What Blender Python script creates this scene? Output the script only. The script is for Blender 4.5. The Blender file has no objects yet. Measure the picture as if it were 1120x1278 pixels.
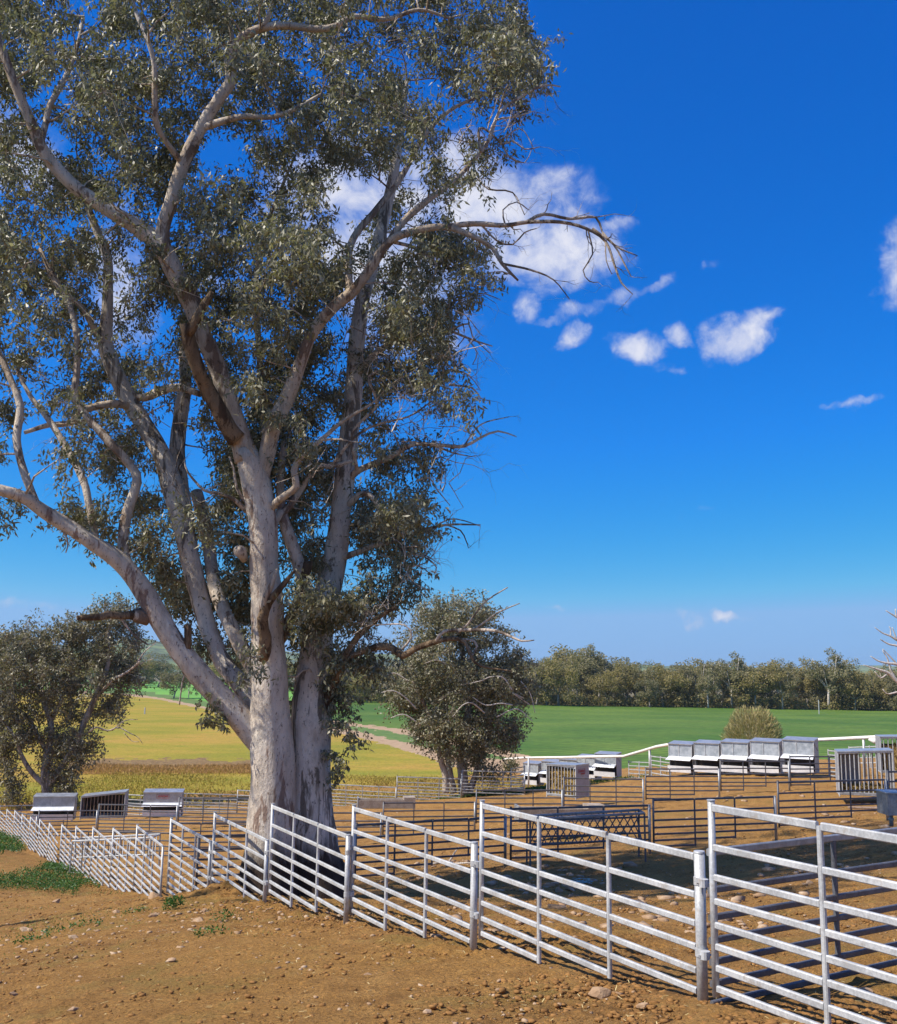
import bpy, math, random
import numpy as np
from mathutils import Vector, Matrix

random.seed(7)
rng = np.random.default_rng(11)
scene = bpy.context.scene
COL = scene.collection

# ------------------------------------------------------------------ camera
F = 1250.0                       # focal length in pixels of the 1120 wide photograph
PITCH = math.atan(201.0 / F)
ROLL = 0.015
cF = np.array([0, math.cos(PITCH), math.sin(PITCH)])
R0 = np.array([1.0, 0, 0])
U0 = np.array([0, -math.sin(PITCH), math.cos(PITCH)])
cR = R0 * math.cos(ROLL) + U0 * math.sin(ROLL)
cU = -R0 * math.sin(ROLL) + U0 * math.cos(ROLL)
cam_d = bpy.data.cameras.new('camera')
cam_d.sensor_fit = 'HORIZONTAL'
cam_d.sensor_width = 36.0
cam_d.lens = 36.0 * F / 1120.0
cam_d.clip_start = 0.1
cam_d.clip_end = 20000
cam = bpy.data.objects.new('camera', cam_d)
COL.objects.link(cam)
m = Matrix.Identity(4)
for i in range(3):
    m[i][0], m[i][1], m[i][2] = cR[i], cU[i], -cF[i]
cam.matrix_world = m
scene.camera = cam


def ray(px, py):
    return cF + cR * ((px - 560.0) / F) + cU * ((639.0 - py) / F)


def P(px, py, Y):
    """point at distance Y (metres north) seen at pixel px, py"""
    d = ray(px, py)
    return d * (Y / d[1])


# ------------------------------------------------------------------ light
SUN_AZ_VEC = np.array([-1.0, -0.30])       # horizontal direction towards the sun
SUN_AZ_VEC /= np.linalg.norm(SUN_AZ_VEC)
SUN_EL = math.radians(48)
sd = Vector((SUN_AZ_VEC[0] * math.cos(SUN_EL), SUN_AZ_VEC[1] * math.cos(SUN_EL), math.sin(SUN_EL)))
sun_l = bpy.data.lights.new('sun', 'SUN')
sun_l.energy = 5.0
sun_l.angle = math.radians(0.5)
sun_l.color = (1.0, 0.93, 0.80)
sun = bpy.data.objects.new('sun', sun_l)
sun.rotation_euler = sd.to_track_quat('Z', 'Y').to_euler()
COL.objects.link(sun)

world = bpy.data.worlds.new('World')
scene.world = world
world.use_nodes = True
wt = world.node_tree
wt.nodes.clear()
wl = wt.links


def wn(t, **kw):
    n = wt.nodes.new(t)
    for k, v in kw.items():
        setattr(n, k, v)
    return n


def wmath(op, a, b=None, c=None, clamp=False):
    n = wn('ShaderNodeMath', operation=op)
    n.use_clamp = clamp
    for i, v in enumerate((a, b, c)):
        if v is None:
            continue
        if isinstance(v, (int, float)):
            n.inputs[i].default_value = v
        else:
            wl.new(v, n.inputs[i])
    return n.outputs[0]


SKY_STRENGTH = 0.13
sky = wn('ShaderNodeTexSky')
sky.sky_type = 'NISHITA'
sky.sun_disc = False
sky.sun_elevation = SUN_EL
sky.sun_rotation = math.atan2(SUN_AZ_VEC[0], SUN_AZ_VEC[1])
sky.altitude = 400
sky.air_density = 0.7
sky.dust_density = 0.0
sky.ozone_density = 3.0
# the deep polarised blue of the photograph: one response curve per channel
sepc = wn('ShaderNodeSeparateColor')
wl.new(sky.outputs[0], sepc.inputs[0])
hsv = wn('ShaderNodeCombineColor')
for ch, (ga, am) in enumerate(((3.0, 2.4), (.93, .66), (.60, 1.02))):
    v_ = wmath('MULTIPLY', wmath('POWER', wmath('MULTIPLY', sepc.outputs[ch], .11), ga), am / SKY_STRENGTH)
    # the low sky pales to light blue, no further
    v_ = wmath('MINIMUM', v_, (.20, .385, .66)[ch] / SKY_STRENGTH)
    wl.new(v_, hsv.inputs[ch])

tc = wn('ShaderNodeTexCoord')
nrm = wn('ShaderNodeVectorMath', operation='NORMALIZE')
wl.new(tc.outputs['Generated'], nrm.inputs[0])
sep = wn('ShaderNodeSeparateXYZ')
wl.new(nrm.outputs[0], sep.inputs[0])
az = wmath('ARCTAN2', sep.outputs[0], sep.outputs[1])
el = wmath('ARCSINE', sep.outputs[2])
# wispy break-up of the coordinates
def noise(scale, detail, rough, vec, dist=0.0, dims='3D'):
    n = wn('ShaderNodeTexNoise')
    n.noise_dimensions = dims
    n.inputs['Scale'].default_value = scale
    n.inputs['Detail'].default_value = detail
    n.inputs['Roughness'].default_value = rough
    n.inputs['Distortion'].default_value = dist
    wl.new(vec, n.inputs['Vector'])
    return n
n1 = noise(9, 6, 0.62, nrm.outputs[0])
warp = noise(16, 5, .6, nrm.outputs[0])
wsep = wn('ShaderNodeSeparateColor')
wl.new(warp.outputs['Color'], wsep.inputs[0])
az_t, el_t = az, el
az = wmath('ADD', az, wmath('MULTIPLY', wmath('SUBTRACT', wsep.outputs[0], .5), .085))
el = wmath('ADD', el, wmath('MULTIPLY', wmath('SUBTRACT', wsep.outputs[1], .5), .045))
n2 = noise(30, 8, 0.60, nrm.outputs[0], 0.4)
# (px, py, rx, ry, tilt degrees, strength)
CLOUDS = [(625, 255, 105, 50, -5, 1.15), (690, 318, 80, 46, 8, 1.15), (480, 330, 120, 90, 0, 1.0), (560, 235, 90, 60, 0, 1.0), (640, 300, 60, 45, 0, .9), (480, 400, 110, 60, 10, .7),
          (440, 240, 120, 70, 0, .85), (770, 287, 34, 10, 5, .5), (655, 383, 22, 20, 0, .8), (540, 425, 32, 26, 0, .85),
          (725, 392, 34, 12, -8, .75), (720, 421, 28, 15, -10, .85), (775, 375, 32, 13, -5, .66), (830, 357, 26, 10, -28, .6),
          (800, 438, 32, 20, 15, .85), (852, 421, 21, 15, 0, .85), (930, 420, 46, 27, -18, 1.0), (962, 401, 26, 10, -32, .8), (905, 432, 25, 14, -5, .8),
          (1117, 352, 26, 30, 0, .9), (1128, 310, 24, 38, 20, .9), (1066, 506, 36, 6, -7, .62), (891, 332, 14, 7, -20, .45), (1152, 500, 30, 8, 0, .6),
          (150, 350, 60, 90, 0, .85), (20, 195, 60, 50, 0, .8), (250, 330, 60, 60, 0, .6),
          (745, 383, 40, 7, -10, .62), (800, 372, 40, 8, -18, .62), (690, 402, 26, 6, 0, .5), (825, 462, 30, 6, 10, .42), (760, 282, 36, 9, 8, .7), (868, 640, 30, 5, -5, .35), (826, 438, 20, 8, -20, .6), (914, 775, 22, 8, 0, .95), (866, 775, 16, 6, 0, .65), (845, 770, 12, 4, 0, .5), (706, 765, 18, 6, 0, .6), (1085, 780, 18, 5, -5, .55),
          (20, 757, 90, 6, 2, .42),
          (-300, 300, 160, 70, 10, .9), (1400, 250, 120, 60, -10, .9), (1500, 520, 90, 25, 0, .8), (-500, 600, 120, 30, 0, .7)]
mask = None
for (px, py, rx, ry, tilt, st) in CLOUDS:
    d = ray(px, py)
    d = d / np.linalg.norm(d)
    a0 = math.atan2(d[0], d[1])
    e0 = math.asin(d[2])
    ce = math.cos(e0)
    da = wmath('MULTIPLY', wmath('SUBTRACT', az, a0), ce)
    de = wmath('SUBTRACT', el, e0)
    t = math.radians(-tilt)
    c, s = math.cos(t), math.sin(t)
    u = wmath('MULTIPLY_ADD', da, c / (rx / F * .92), wmath('MULTIPLY', de, s / (rx / F * .92)))
    v = wmath('MULTIPLY_ADD', de, c / (ry / F * .92), wmath('MULTIPLY', da, -s / (ry / F * .92)))
    r2 = wmath('ADD', wmath('MULTIPLY', u, u), wmath('MULTIPLY', v, v))
    f = wmath('MULTIPLY', wmath('SUBTRACT', 1.0, wmath('MULTIPLY', r2, 0.5)), st)
    mask = f if mask is None else wmath('MAXIMUM', mask, f)
mask = wmath('MAXIMUM', mask, 0.0)
nn = wmath('ADD', wmath('MULTIPLY', wmath('SUBTRACT', n1.outputs[0], 0.5), 1.25), wmath('MULTIPLY', wmath('SUBTRACT', n2.outputs[0], 0.5), 1.7))
# scattered small clouds added over the unseen sky to whiten the ambient light
n3 = noise(3.2, 5, .55, nrm.outputs[0])
side = wmath('SUBTRACT', 1.0, wmath('MULTIPLY', wmath('SUBTRACT', sep.outputs[1], .55), 6.0, clamp=True), clamp=True)
up_ = wmath('MULTIPLY', wmath('SUBTRACT', sep.outputs[2], .06), 8.0, clamp=True)
rest = wmath('MULTIPLY', wmath('MULTIPLY', wmath('SUBTRACT', n3.outputs[0], .47), 7.0), wmath('MULTIPLY', side, up_))
mask = wmath('MAXIMUM', mask, wmath('MINIMUM', rest, 1.0))
dens = wmath('ADD', mask, wmath('MULTIPLY', nn, wmath('MINIMUM', wmath('MULTIPLY', mask, 2.5), 1.0)))
mr = wn('ShaderNodeMapRange', interpolation_type='SMOOTHSTEP')
mr.inputs['From Min'].default_value = 0.20
mr.inputs['From Max'].default_value = 1.22
wl.new(dens, mr.inputs['Value'])
alpha = wmath('MULTIPLY', mr.outputs[0], 0.93)
shade = wn('ShaderNodeMapRange')
shade.inputs['From Min'].default_value = 0.5
shade.inputs['From Max'].default_value = 1.35
wl.new(dens, shade.inputs['Value'])
cmix = wn('ShaderNodeMixRGB')
k = 1.0 / SKY_STRENGTH
cmix.inputs[1].default_value = (.42 * k, .47 * k, .63 * k, 1)
cmix.inputs[2].default_value = (.68 * k, .68 * k, .73 * k, 1)
wl.new(shade.outputs[0], cmix.inputs[0])
smix = wn('ShaderNodeMixRGB')
wl.new(alpha, smix.inputs[0])
wl.new(hsv.outputs[0], smix.inputs[1])
wl.new(cmix.outputs[0], smix.inputs[2])
bg = wn('ShaderNodeBackground')
bg.inputs['Strength'].default_value = SKY_STRENGTH
wl.new(smix.outputs[0], bg.inputs['Color'])
wo = wn('ShaderNodeOutputWorld')
wl.new(bg.outputs[0], wo.inputs['Surface'])

vs = scene.view_settings
vs.view_transform = 'Standard'
vs.look = 'None'
vs.gamma = 1.0
vs.exposure = 0.38
vs.use_curve_mapping = False
scene.cycles.max_bounces = 6
scene.cycles.volume_bounces = 0
scene.cycles.use_denoising = True

# ------------------------------------------------------------------ materials
MAT = {}


class NT:
    """small node helper"""
    def __init__(self, name):
        self.m = bpy.data.materials.new(name)
        self.m.use_nodes = True
        self.t = self.m.node_tree
        self.b = self.t.nodes['Principled BSDF']
        MAT[name] = self.m

    def n(self, t, **kw):
        n = self.t.nodes.new(t)
        for k, v in kw.items():
            setattr(n, k, v)
        return n

    def l(self, a, b):
        self.t.links.new(a, b)

    def coord(self, kind='Object', scale=(1, 1, 1)):
        c = self.n('ShaderNodeTexCoord')
        mp = self.n('ShaderNodeMapping')
        mp.inputs['Scale'].default_value = scale
        self.l(c.outputs[kind], mp.inputs[0])
        return mp.outputs[0]

    def pos(self, scale=(1, 1, 1)):
        g = self.n('ShaderNodeNewGeometry')
        mp = self.n('ShaderNodeMapping')
        mp.inputs['Scale'].default_value = scale
        self.l(g.outputs['Position'], mp.inputs[0])
        return mp.outputs[0]

    def noise(self, vec, scale, detail=4, rough=.55, dist=0.0):
        n = self.n('ShaderNodeTexNoise')
        n.inputs['Scale'].default_value = scale
        n.inputs['Detail'].default_value = detail
        n.inputs['Roughness'].default_value = rough
        n.inputs['Distortion'].default_value = dist
        self.l(vec, n.inputs['Vector'])
        return n.outputs[0]

    def ramp(self, fac, stops):
        r = self.n('ShaderNodeValToRGB')
        e = r.color_ramp.elements
        while len(e) < len(stops):
            e.new(.5)
        for i, (p, c) in enumerate(stops):
            e[i].position = p
            e[i].color = (*c, 1) if len(c) == 3 else c
        self.l(fac, r.inputs[0])
        return r.outputs[0]

    def mix(self, fac, a, b, mode='MIX'):
        x = self.n('ShaderNodeMixRGB', blend_type=mode)
        for i, v in ((0, fac), (1, a), (2, b)):
            if isinstance(v, (int, float)):
                x.inputs[i].default_value = v
            elif isinstance(v, tuple):
                x.inputs[i].default_value = (*v, 1)
            else:
                self.l(v, x.inputs[i])
        return x.outputs[0]

    def math(self, op, a, b=None, clamp=False):
        x = self.n('ShaderNodeMath', operation=op)
        x.use_clamp = clamp
        for i, v in ((0, a), (1, b)):
            if v is None:
                continue
            if isinstance(v, (int, float)):
                x.inputs[i].default_value = v
            else:
                self.l(v, x.inputs[i])
        return x.outputs[0]

    def bump(self, h, strength=.5, dist=.02):
        x = self.n('ShaderNodeBump')
        x.inputs['Strength'].default_value = strength
        x.inputs['Distance'].default_value = dist
        self.l(h, x.inputs['Height'])
        self.l(x.outputs[0], self.b.inputs['Normal'])

    def set(self, **kw):
        for k, v in kw.items():
            i = self.b.inputs[k.replace('_', ' ')]
            if isinstance(v, (int, float)):
                i.default_value = v
            elif isinstance(v, tuple):
                i.default_value = (*v, 1)
            else:
                self.l(v, i)


G = (0, 0, 0)
# bare yard soil
t = NT('soil')
p = t.pos()
big = t.noise(p, .35, 4, .6)
mid = t.noise(p, 3.2, 5, .62)
fine = t.noise(p, 30, 8, .72)
gritn = t.noise(p, 150, 3, .6)
c = t.ramp(mid, [(.34, (.24, .118, .036)), (.5, (.375, .195, .060)), (.66, (.48, .268, .090))])
c = t.mix(t.ramp(big, [(.35, G), (.65, (.7, .7, .7))]), c, (.45, .24, .066))
c = t.mix(.9, c, t.ramp(fine, [(.34, (.30, .29, .28)), (.45, (.82, .82, .82)), (.53, (1.02, 1.02, 1.02)), (.64, (1.5, 1.42, 1.3))]), 'MULTIPLY')
sp2 = t.noise(p, 62, 4, .7)
c = t.mix(t.ramp(sp2, [(.335, (.8, .8, .8)), (.38, G)]), c, (.07, .040, .016))
gr2 = t.noise(t.pos((1, 1, 1)), .8, 5, .7)
c = t.mix(t.ramp(gr2, [(.52, G), (.66, (.45, .45, .45))]), c, (.17, .15, .035))
c = t.mix(t.ramp(gritn, [(.61, G), (.66, (1, 1, 1))]), c, (.50, .36, .20))
t.set(Base_Color=c, Roughness=.95)
t.b.inputs['Specular IOR Level'].default_value = .15
t.bump(t.math('ADD', fine, t.math('MULTIPLY', gritn, .4)), 1.0, .05)
# dung-dark churned soil next to fences is the same soil with more clods (geometry)
t = NT('clod')
p = t.pos()
c = t.ramp(t.noise(p, 9, 4), [(.36, (.19, .095, .034)), (.62, (.31, .162, .058))])
t.set(Base_Color=c, Roughness=.97)
t.b.inputs['Specular IOR Level'].default_value = .1
t = NT('stone')
p = t.pos()
g = t.n('ShaderNodeObjectInfo')
c = t.ramp(t.noise(p, 7, 5, .6), [(.36, (.27, .165, .09)), (.5, (.37, .24, .14)), (.64, (.46, .34, .23))])
t.set(Base_Color=c, Roughness=.9)
t.bump(t.noise(p, 40, 5), .6, .01)
t = NT('straw')
c = t.ramp(t.noise(t.pos(), 11, 2), [(.3, (.42, .30, .10)), (.7, (.70, .58, .30))])
t.set(Base_Color=c, Roughness=.8)

# yellow pasture
t = NT('pasture')
p = t.pos()
ps = t.pos((1, 2.2, 1))
a = t.noise(ps, .045, 5, .6)
b = t.noise(ps, .35, 6, .65)
f = t.noise(p, 5, 5, .7)
c = t.ramp(a, [(.38, (.26, .235, .036)), (.5, (.34, .265, .044)), (.60, (.41, .265, .058))])
c = t.mix(t.ramp(b, [(.5, G), (.64, (.75, .75, .75))]), c, (.22, .23, .03))
c = t.mix(.6, c, t.ramp(f, [(.36, (.5, .5, .5)), (.5, (1, 1, 1)), (.64, (1.25, 1.25, 1.15))]), 'MULTIPLY')
t.set(Base_Color=c, Roughness=.95)
t.b.inputs['Specular IOR Level'].default_value = .1
t.bump(f, .7, .15)
t = NT('dry_grass')
p = t.pos()
f = t.noise(p, 2.5, 5, .7)
c = t.ramp(f, [(.36, (.15, .085, .03)), (.5, (.24, .145, .05)), (.64, (.33, .21, .075))])
t.set(Base_Color=c, Roughness=.95)
t.bump(f, .9, .3)
t = NT('track')
p = t.pos()
f = t.noise(p, 1.2, 5, .7)
c = t.ramp(f, [(.3, (.30, .19, .10)), (.7, (.46, .32, .19))])
t.set(Base_Color=c, Roughness=.95)
t = NT('verge')
p = t.pos()
f = t.noise(p, .9, 5, .7)
c = t.ramp(f, [(.3, (.055, .115, .02)), (.6, (.12, .19, .03)), (.8, (.22, .22, .05))])
t.set(Base_Color=c, Roughness=.95)
# green crop drilled in rows
t = NT('crop')
p = t.pos()
rot = t.n('ShaderNodeMapping')
rot.inputs['Rotation'].default_value = (0, 0, math.radians(52))
t.l(p, rot.inputs[0])
w = t.n('ShaderNodeTexWave')
w.wave_type = 'BANDS'
w.inputs['Scale'].default_value = .16
w.inputs['Distortion'].default_value = 1.2
w.inputs['Detail'].default_value = 3
w.inputs['Detail Scale'].default_value = 1.5
t.l(rot.outputs[0], w.inputs['Vector'])
a = t.noise(t.pos((1, 1.5, 1)), .03, 4)
b = t.noise(p, .8, 5, .7)
c = t.ramp(a, [(.38, (.066, .138, .020)), (.62, (.118, .190, .030))])
c = t.mix(.30, c, t.ramp(w.outputs[0], [(.2, (.35, .45, .35)), (.7, (1.2, 1.15, 1.1))]), 'MULTIPLY')
c = t.mix(.55, c, t.ramp(b, [(.38, (.6, .65, .55)), (.5, (1.0, 1.0, 1.0)), (.62, (1.35, 1.25, 1.15))]), 'MULTIPLY')
sx_ = t.n('ShaderNodeSeparateXYZ')
t.l(rot.outputs[0], sx_.inputs[0])
fr_ = t.math('FRACT', t.math('DIVIDE', t.math('ADD', sx_.outputs[0], t.math('MULTIPLY', a, 3.0)), 13.0))
ln = t.math('GREATER_THAN', t.math('ABSOLUTE', t.math('SUBTRACT', t.math('ABSOLUTE', t.math('SUBTRACT', fr_, .5)), .075)), .022)
c = t.mix(t.math('MULTIPLY', t.math('SUBTRACT', 1.0, ln), .38), c, (.055, .075, .02))
t.set(Base_Color=c, Roughness=.85)
t.b.inputs['Specular IOR Level'].default_value = .2
t = NT('paddock')
p = t.pos()
c = t.ramp(t.noise(t.pos((1, 2, 1)), .03, 5), [(.35, (.10, .28, .03)), (.6, (.16, .36, .04)), (.75, (.25, .36, .06))])
t.set(Base_Color=c, Roughness=.9)
t = NT('woodland_floor')
c = t.ramp(t.noise(t.pos(), .2, 5), [(.35, (.09, .075, .035)), (.7, (.20, .16, .07))])
t.set(Base_Color=c, Roughness=.95)
t = NT('hill')
p = t.pos((1, 1, 1))
c = t.ramp(t.noise(p, .004, 6, .65), [(.42, (.055, .075, .03)), (.52, (.15, .20, .055)), (.66, (.24, .26, .09))])
c = t.mix(t.ramp(t.noise(p, .02, 5, .7), [(.5, G), (.62, (1, 1, 1))]), c, (.03, .045, .02))
t.set(Base_Color=c, Roughness=.95)

# metals
def metal(name, dark, light, rough, met, scale=60):
    t = NT(name)
    p = t.pos()
    ps = t.noise(p, scale, 3, .6)
    pl = t.noise(p, 4, 5, .6)
    c = t.ramp(t.math('ADD', t.math('MULTIPLY', ps, .45), t.math('MULTIPLY', pl, .55)), [(.42, dark), (.58, light)])
    if name.startswith('galvanised'):
        mud = t.noise(p, 7, 5, .7)
        c = t.mix(t.ramp(mud, [(.57, G), (.68, (.45, .45, .45))]), c, (.30, .22, .14))
        drip = t.noise(t.pos((1, 1, .3)), 30, 4, .6)
        c = t.mix(.3, c, t.ramp(drip, [(.40, (.72, .72, .73)), (.55, (1.08, 1.08, 1.08))]), 'MULTIPLY')
    t.set(Base_Color=c, Metallic=met, Roughness=t.ramp(pl, [(.3, (rough * .8,) * 3), (.7, (min(1, rough * 1.25),) * 3)]))
    return t
metal('galvanised_bright', (.40, .405, .41), (.56, .565, .57), .50, .25)
metal('galvanised_shaded', (.105, .108, .120), (.175, .175, .19), .52, .45)  # darker copy of the fence metal, shaded-side tone put into its colour
metal('galvanised_mid', (.27, .28, .29), (.40, .405, .415), .45, .45, 20)
metal('sheet_metal', (.38, .395, .41), (.50, .51, .53), .38, .55, 15)
metal('sheet_white', (.66, .68, .72), (.78, .79, .82), .4, .1, 10)
metal('sheet_grey', (.30, .30, .325), (.38, .38, .405), .5, .3, 10)
metal('recess_shade', (.035, .028, .024), (.07, .055, .045), .9, 0, 10)  # near-black, the shade inside feeders put into the colour
metal('red_print', (.32, .05, .05), (.40, .07, .06), .6, 0)
metal('white_pipe', (.70, .66, .60), (.82, .78, .72), .5, 0, 20)
metal('concrete', (.26, .20, .15), (.40, .33, .26), .9, 0, 25)
metal('timber', (.20, .13, .085), (.34, .25, .18), .85, 0, 30)
metal('window_sheet', (.33, .36, .39), (.50, .53, .56), .22, .3, 6)
t = NT('hay')
p = t.pos()
c = t.ramp(t.noise(p, 30, 5, .7), [(.3, (.20, .12, .03)), (.5, (.45, .30, .09)), (.7, (.66, .50, .20))])
t.set(Base_Color=c, Roughness=.9)
t.bump(t.noise(p, 60, 4, .7), 1.0, .05)
t = NT('blue_net')
t.set(Base_Color=(.25, .55, .62), Roughness=.6)

# bark
def bark(name, pale, warm, dark, amount, zlow=None):
    t = NT(name)
    p = t.pos()
    pv = t.pos((2.6, 2.6, .55))
    a = t.noise(pv, 1.4, 5, .65, .6)
    b = t.noise(p, .9, 4, .6)
    d = t.noise(t.pos((4, 4, 1.1)), 3.2, 6, .75, .4)
    c = t.mix(t.ramp(b, [(.38, G), (.62, (1, 1, 1))]), pale, warm)
    c = t.mix(t.ramp(a, [(.60 - amount * .12, G), (.635 - amount * .10, (.85, .85, .85))]), c, dark)
    c = t.mix(t.ramp(d, [(.62, G), (.66, (.8, .8, .8))]), c, tuple(x * .45 for x in dark))
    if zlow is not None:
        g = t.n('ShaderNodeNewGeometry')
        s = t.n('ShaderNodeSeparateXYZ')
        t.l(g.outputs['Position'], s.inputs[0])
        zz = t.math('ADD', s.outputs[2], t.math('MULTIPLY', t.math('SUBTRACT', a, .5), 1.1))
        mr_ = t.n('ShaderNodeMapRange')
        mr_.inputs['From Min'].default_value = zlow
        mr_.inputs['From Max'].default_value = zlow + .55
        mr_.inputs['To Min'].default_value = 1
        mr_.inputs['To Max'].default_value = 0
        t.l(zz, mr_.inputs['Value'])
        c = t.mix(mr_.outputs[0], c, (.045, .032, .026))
    t.set(Base_Color=c, Roughness=.85)
    t.b.inputs['Specular IOR Level'].default_value = .2
    fl = t.noise(t.pos((9, 9, 5)), 2.4, 5, .7)
    c = t.mix(t.ramp(fl, [(.60, G), (.64, (.8, .8, .8))]), c, tuple(x * .5 for x in dark))
    fl2 = t.noise(t.pos((6, 6, 2)), 1.1, 6, .7)
    c = t.mix(.55, c, t.ramp(fl2, [(.38, (.62, .59, .57)), (.5, (1, 1, 1)), (.62, (1.2, 1.19, 1.18))]), 'MULTIPLY')
    t.set(Base_Color=c)
    t.bump(t.math('ADD', t.math('MULTIPLY', a, .6), t.math('ADD', d, t.math('MULTIPLY', fl, .8))), .9, .045)
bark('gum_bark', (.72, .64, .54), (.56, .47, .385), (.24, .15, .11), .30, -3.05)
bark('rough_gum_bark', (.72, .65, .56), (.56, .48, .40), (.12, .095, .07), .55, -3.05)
bark('limb_bark', (.64, .55, .45), (.48, .38, .285), (.17, .11, .075), .45)
bark('twig_bark', (.44, .34, .27), (.32, .23, .17), (.09, .06, .045), .8)
bark('dead_wood', (.68, .57, .47), (.50, .40, .31), (.10, .07, .05), .8)
bark('brown_dead_wood', (.29, .20, .12), (.20, .135, .08), (.07, .042, .025), .9)
bark('pale_dead_wood', (.62, .56, .50), (.52, .46, .40), (.3, .25, .2), .2)
bark('far_bark', (.42, .38, .34), (.30, .26, .22), (.12, .10, .08), .6)


def leafmat(name, cols, trans=.22, rough=.42, spec=.5):
    t = NT(name)
    at = t.n('ShaderNodeAttribute')
    at.attribute_name = 'tint'
    c = t.ramp(at.outputs['Fac'], [(i / (len(cols) - 1), cc) for i, cc in enumerate(cols)])
    t.set(Base_Color=c, Roughness=rough)
    t.b.inputs['Specular IOR Level'].default_value = spec
    tr = t.n('ShaderNodeBsdfTranslucent')
    t.l(t.mix(1.0, c, (.95, 1.1, .6), 'MULTIPLY'), tr.inputs['Color'])
    ms = t.n('ShaderNodeMixShader')
    ms.inputs[0].default_value = trans
    t.l(t.b.outputs[0], ms.inputs[1])
    t.l(tr.outputs[0], ms.inputs[2])
    out = [n for n in t.t.nodes if n.type == 'OUTPUT_MATERIAL'][0]
    t.l(ms.outputs[0], out.inputs['Surface'])
leafmat('gum_leaf', [(.10, .098, .050), (.18, .170, .098), (.28, .26, .17), (.46, .41, .30)], .28, .5, .6)
leafmat('gum_leaf_brown', [(.11, .10, .055), (.19, .17, .10), (.28, .25, .165), (.42, .36, .26)], .25, .5, .5)
leafmat('far_leaf_olive', [(.22, .185, .078), (.33, .27, .12), (.45, .36, .17)], .38, .7, .2)
leafmat('far_leaf_green', [(.18, .165, .092), (.28, .25, .145), (.40, .35, .21)], .38, .7, .2)
leafmat('far_leaf_dark', [(.14, .13, .075), (.22, .20, .115), (.32, .28, .17)], .35, .7, .2)
leafmat('shrub_leaf', [(.24, .19, .08), (.40, .32, .14), (.55, .46, .24)], .2, .7, .2)
leafmat('weed_leaf', [(.022, .062, .012), (.05, .125, .022), (.11, .22, .04)], .3, .5, .4)
leafmat('grass_blade', [(.09, .12, .03), (.17, .20, .05), (.34, .30, .09)], .3, .7, .2)
leafmat('pasture_blade', [(.27, .22, .05), (.36, .28, .065), (.46, .31, .10)], .15, .8, .1)
leafmat('dry_blade', [(.28, .15, .06), (.40, .225, .09), (.52, .31, .13)], .3, .7, .2)

# ------------------------------------------------------------------ helpers
def link(name, me, parent=None, loc=None):
    o = bpy.data.objects.new(name, me)
    COL.objects.link(o)
    if parent is not None:
        o.parent = parent
    if loc is not None:
        o.location = loc
    return o


def tag(o, label=None, cat=None, group=None, kind=None):
    if label:
        o['label'] = label
    if cat:
        o['category'] = cat
    if group:
        o['group'] = group
    if kind:
        o['kind'] = kind
    return o


def root(name, loc, label, cat, group=None):
    o = bpy.data.objects.new(name, None)
    o.empty_display_size = .2
    o.location = tuple(float(v) for v in loc)
    COL.objects.link(o)
    return tag(o, label, cat, group)


def fast_mesh(name, verts, faces, mat, smooth=False, tint=None):
    """verts (n,3), faces (m,k) with one k"""
    verts = np.asarray(verts, np.float32)
    faces = np.asarray(faces, np.int32)
    me = bpy.data.meshes.new(name)
    me.vertices.add(len(verts))
    me.vertices.foreach_set('co', verts.ravel())
    k = faces.shape[1]
    me.loops.add(faces.size)
    me.loops.foreach_set('vertex_index', faces.ravel())
    me.polygons.add(len(faces))
    me.polygons.foreach_set('loop_start', np.arange(0, faces.size, k, dtype=np.int32))
    me.polygons.foreach_set('loop_total', np.full(len(faces), k, np.int32))
    if smooth:
        me.polygons.foreach_set('use_smooth', np.ones(len(faces), bool))
    if tint is not None:
        a = me.attributes.new('tint', 'FLOAT', 'FACE')
        a.data.foreach_set('value', np.asarray(tint, np.float32))
    me.materials.append(MAT[mat])
    me.update()
    me.validate()
    return me


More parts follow.
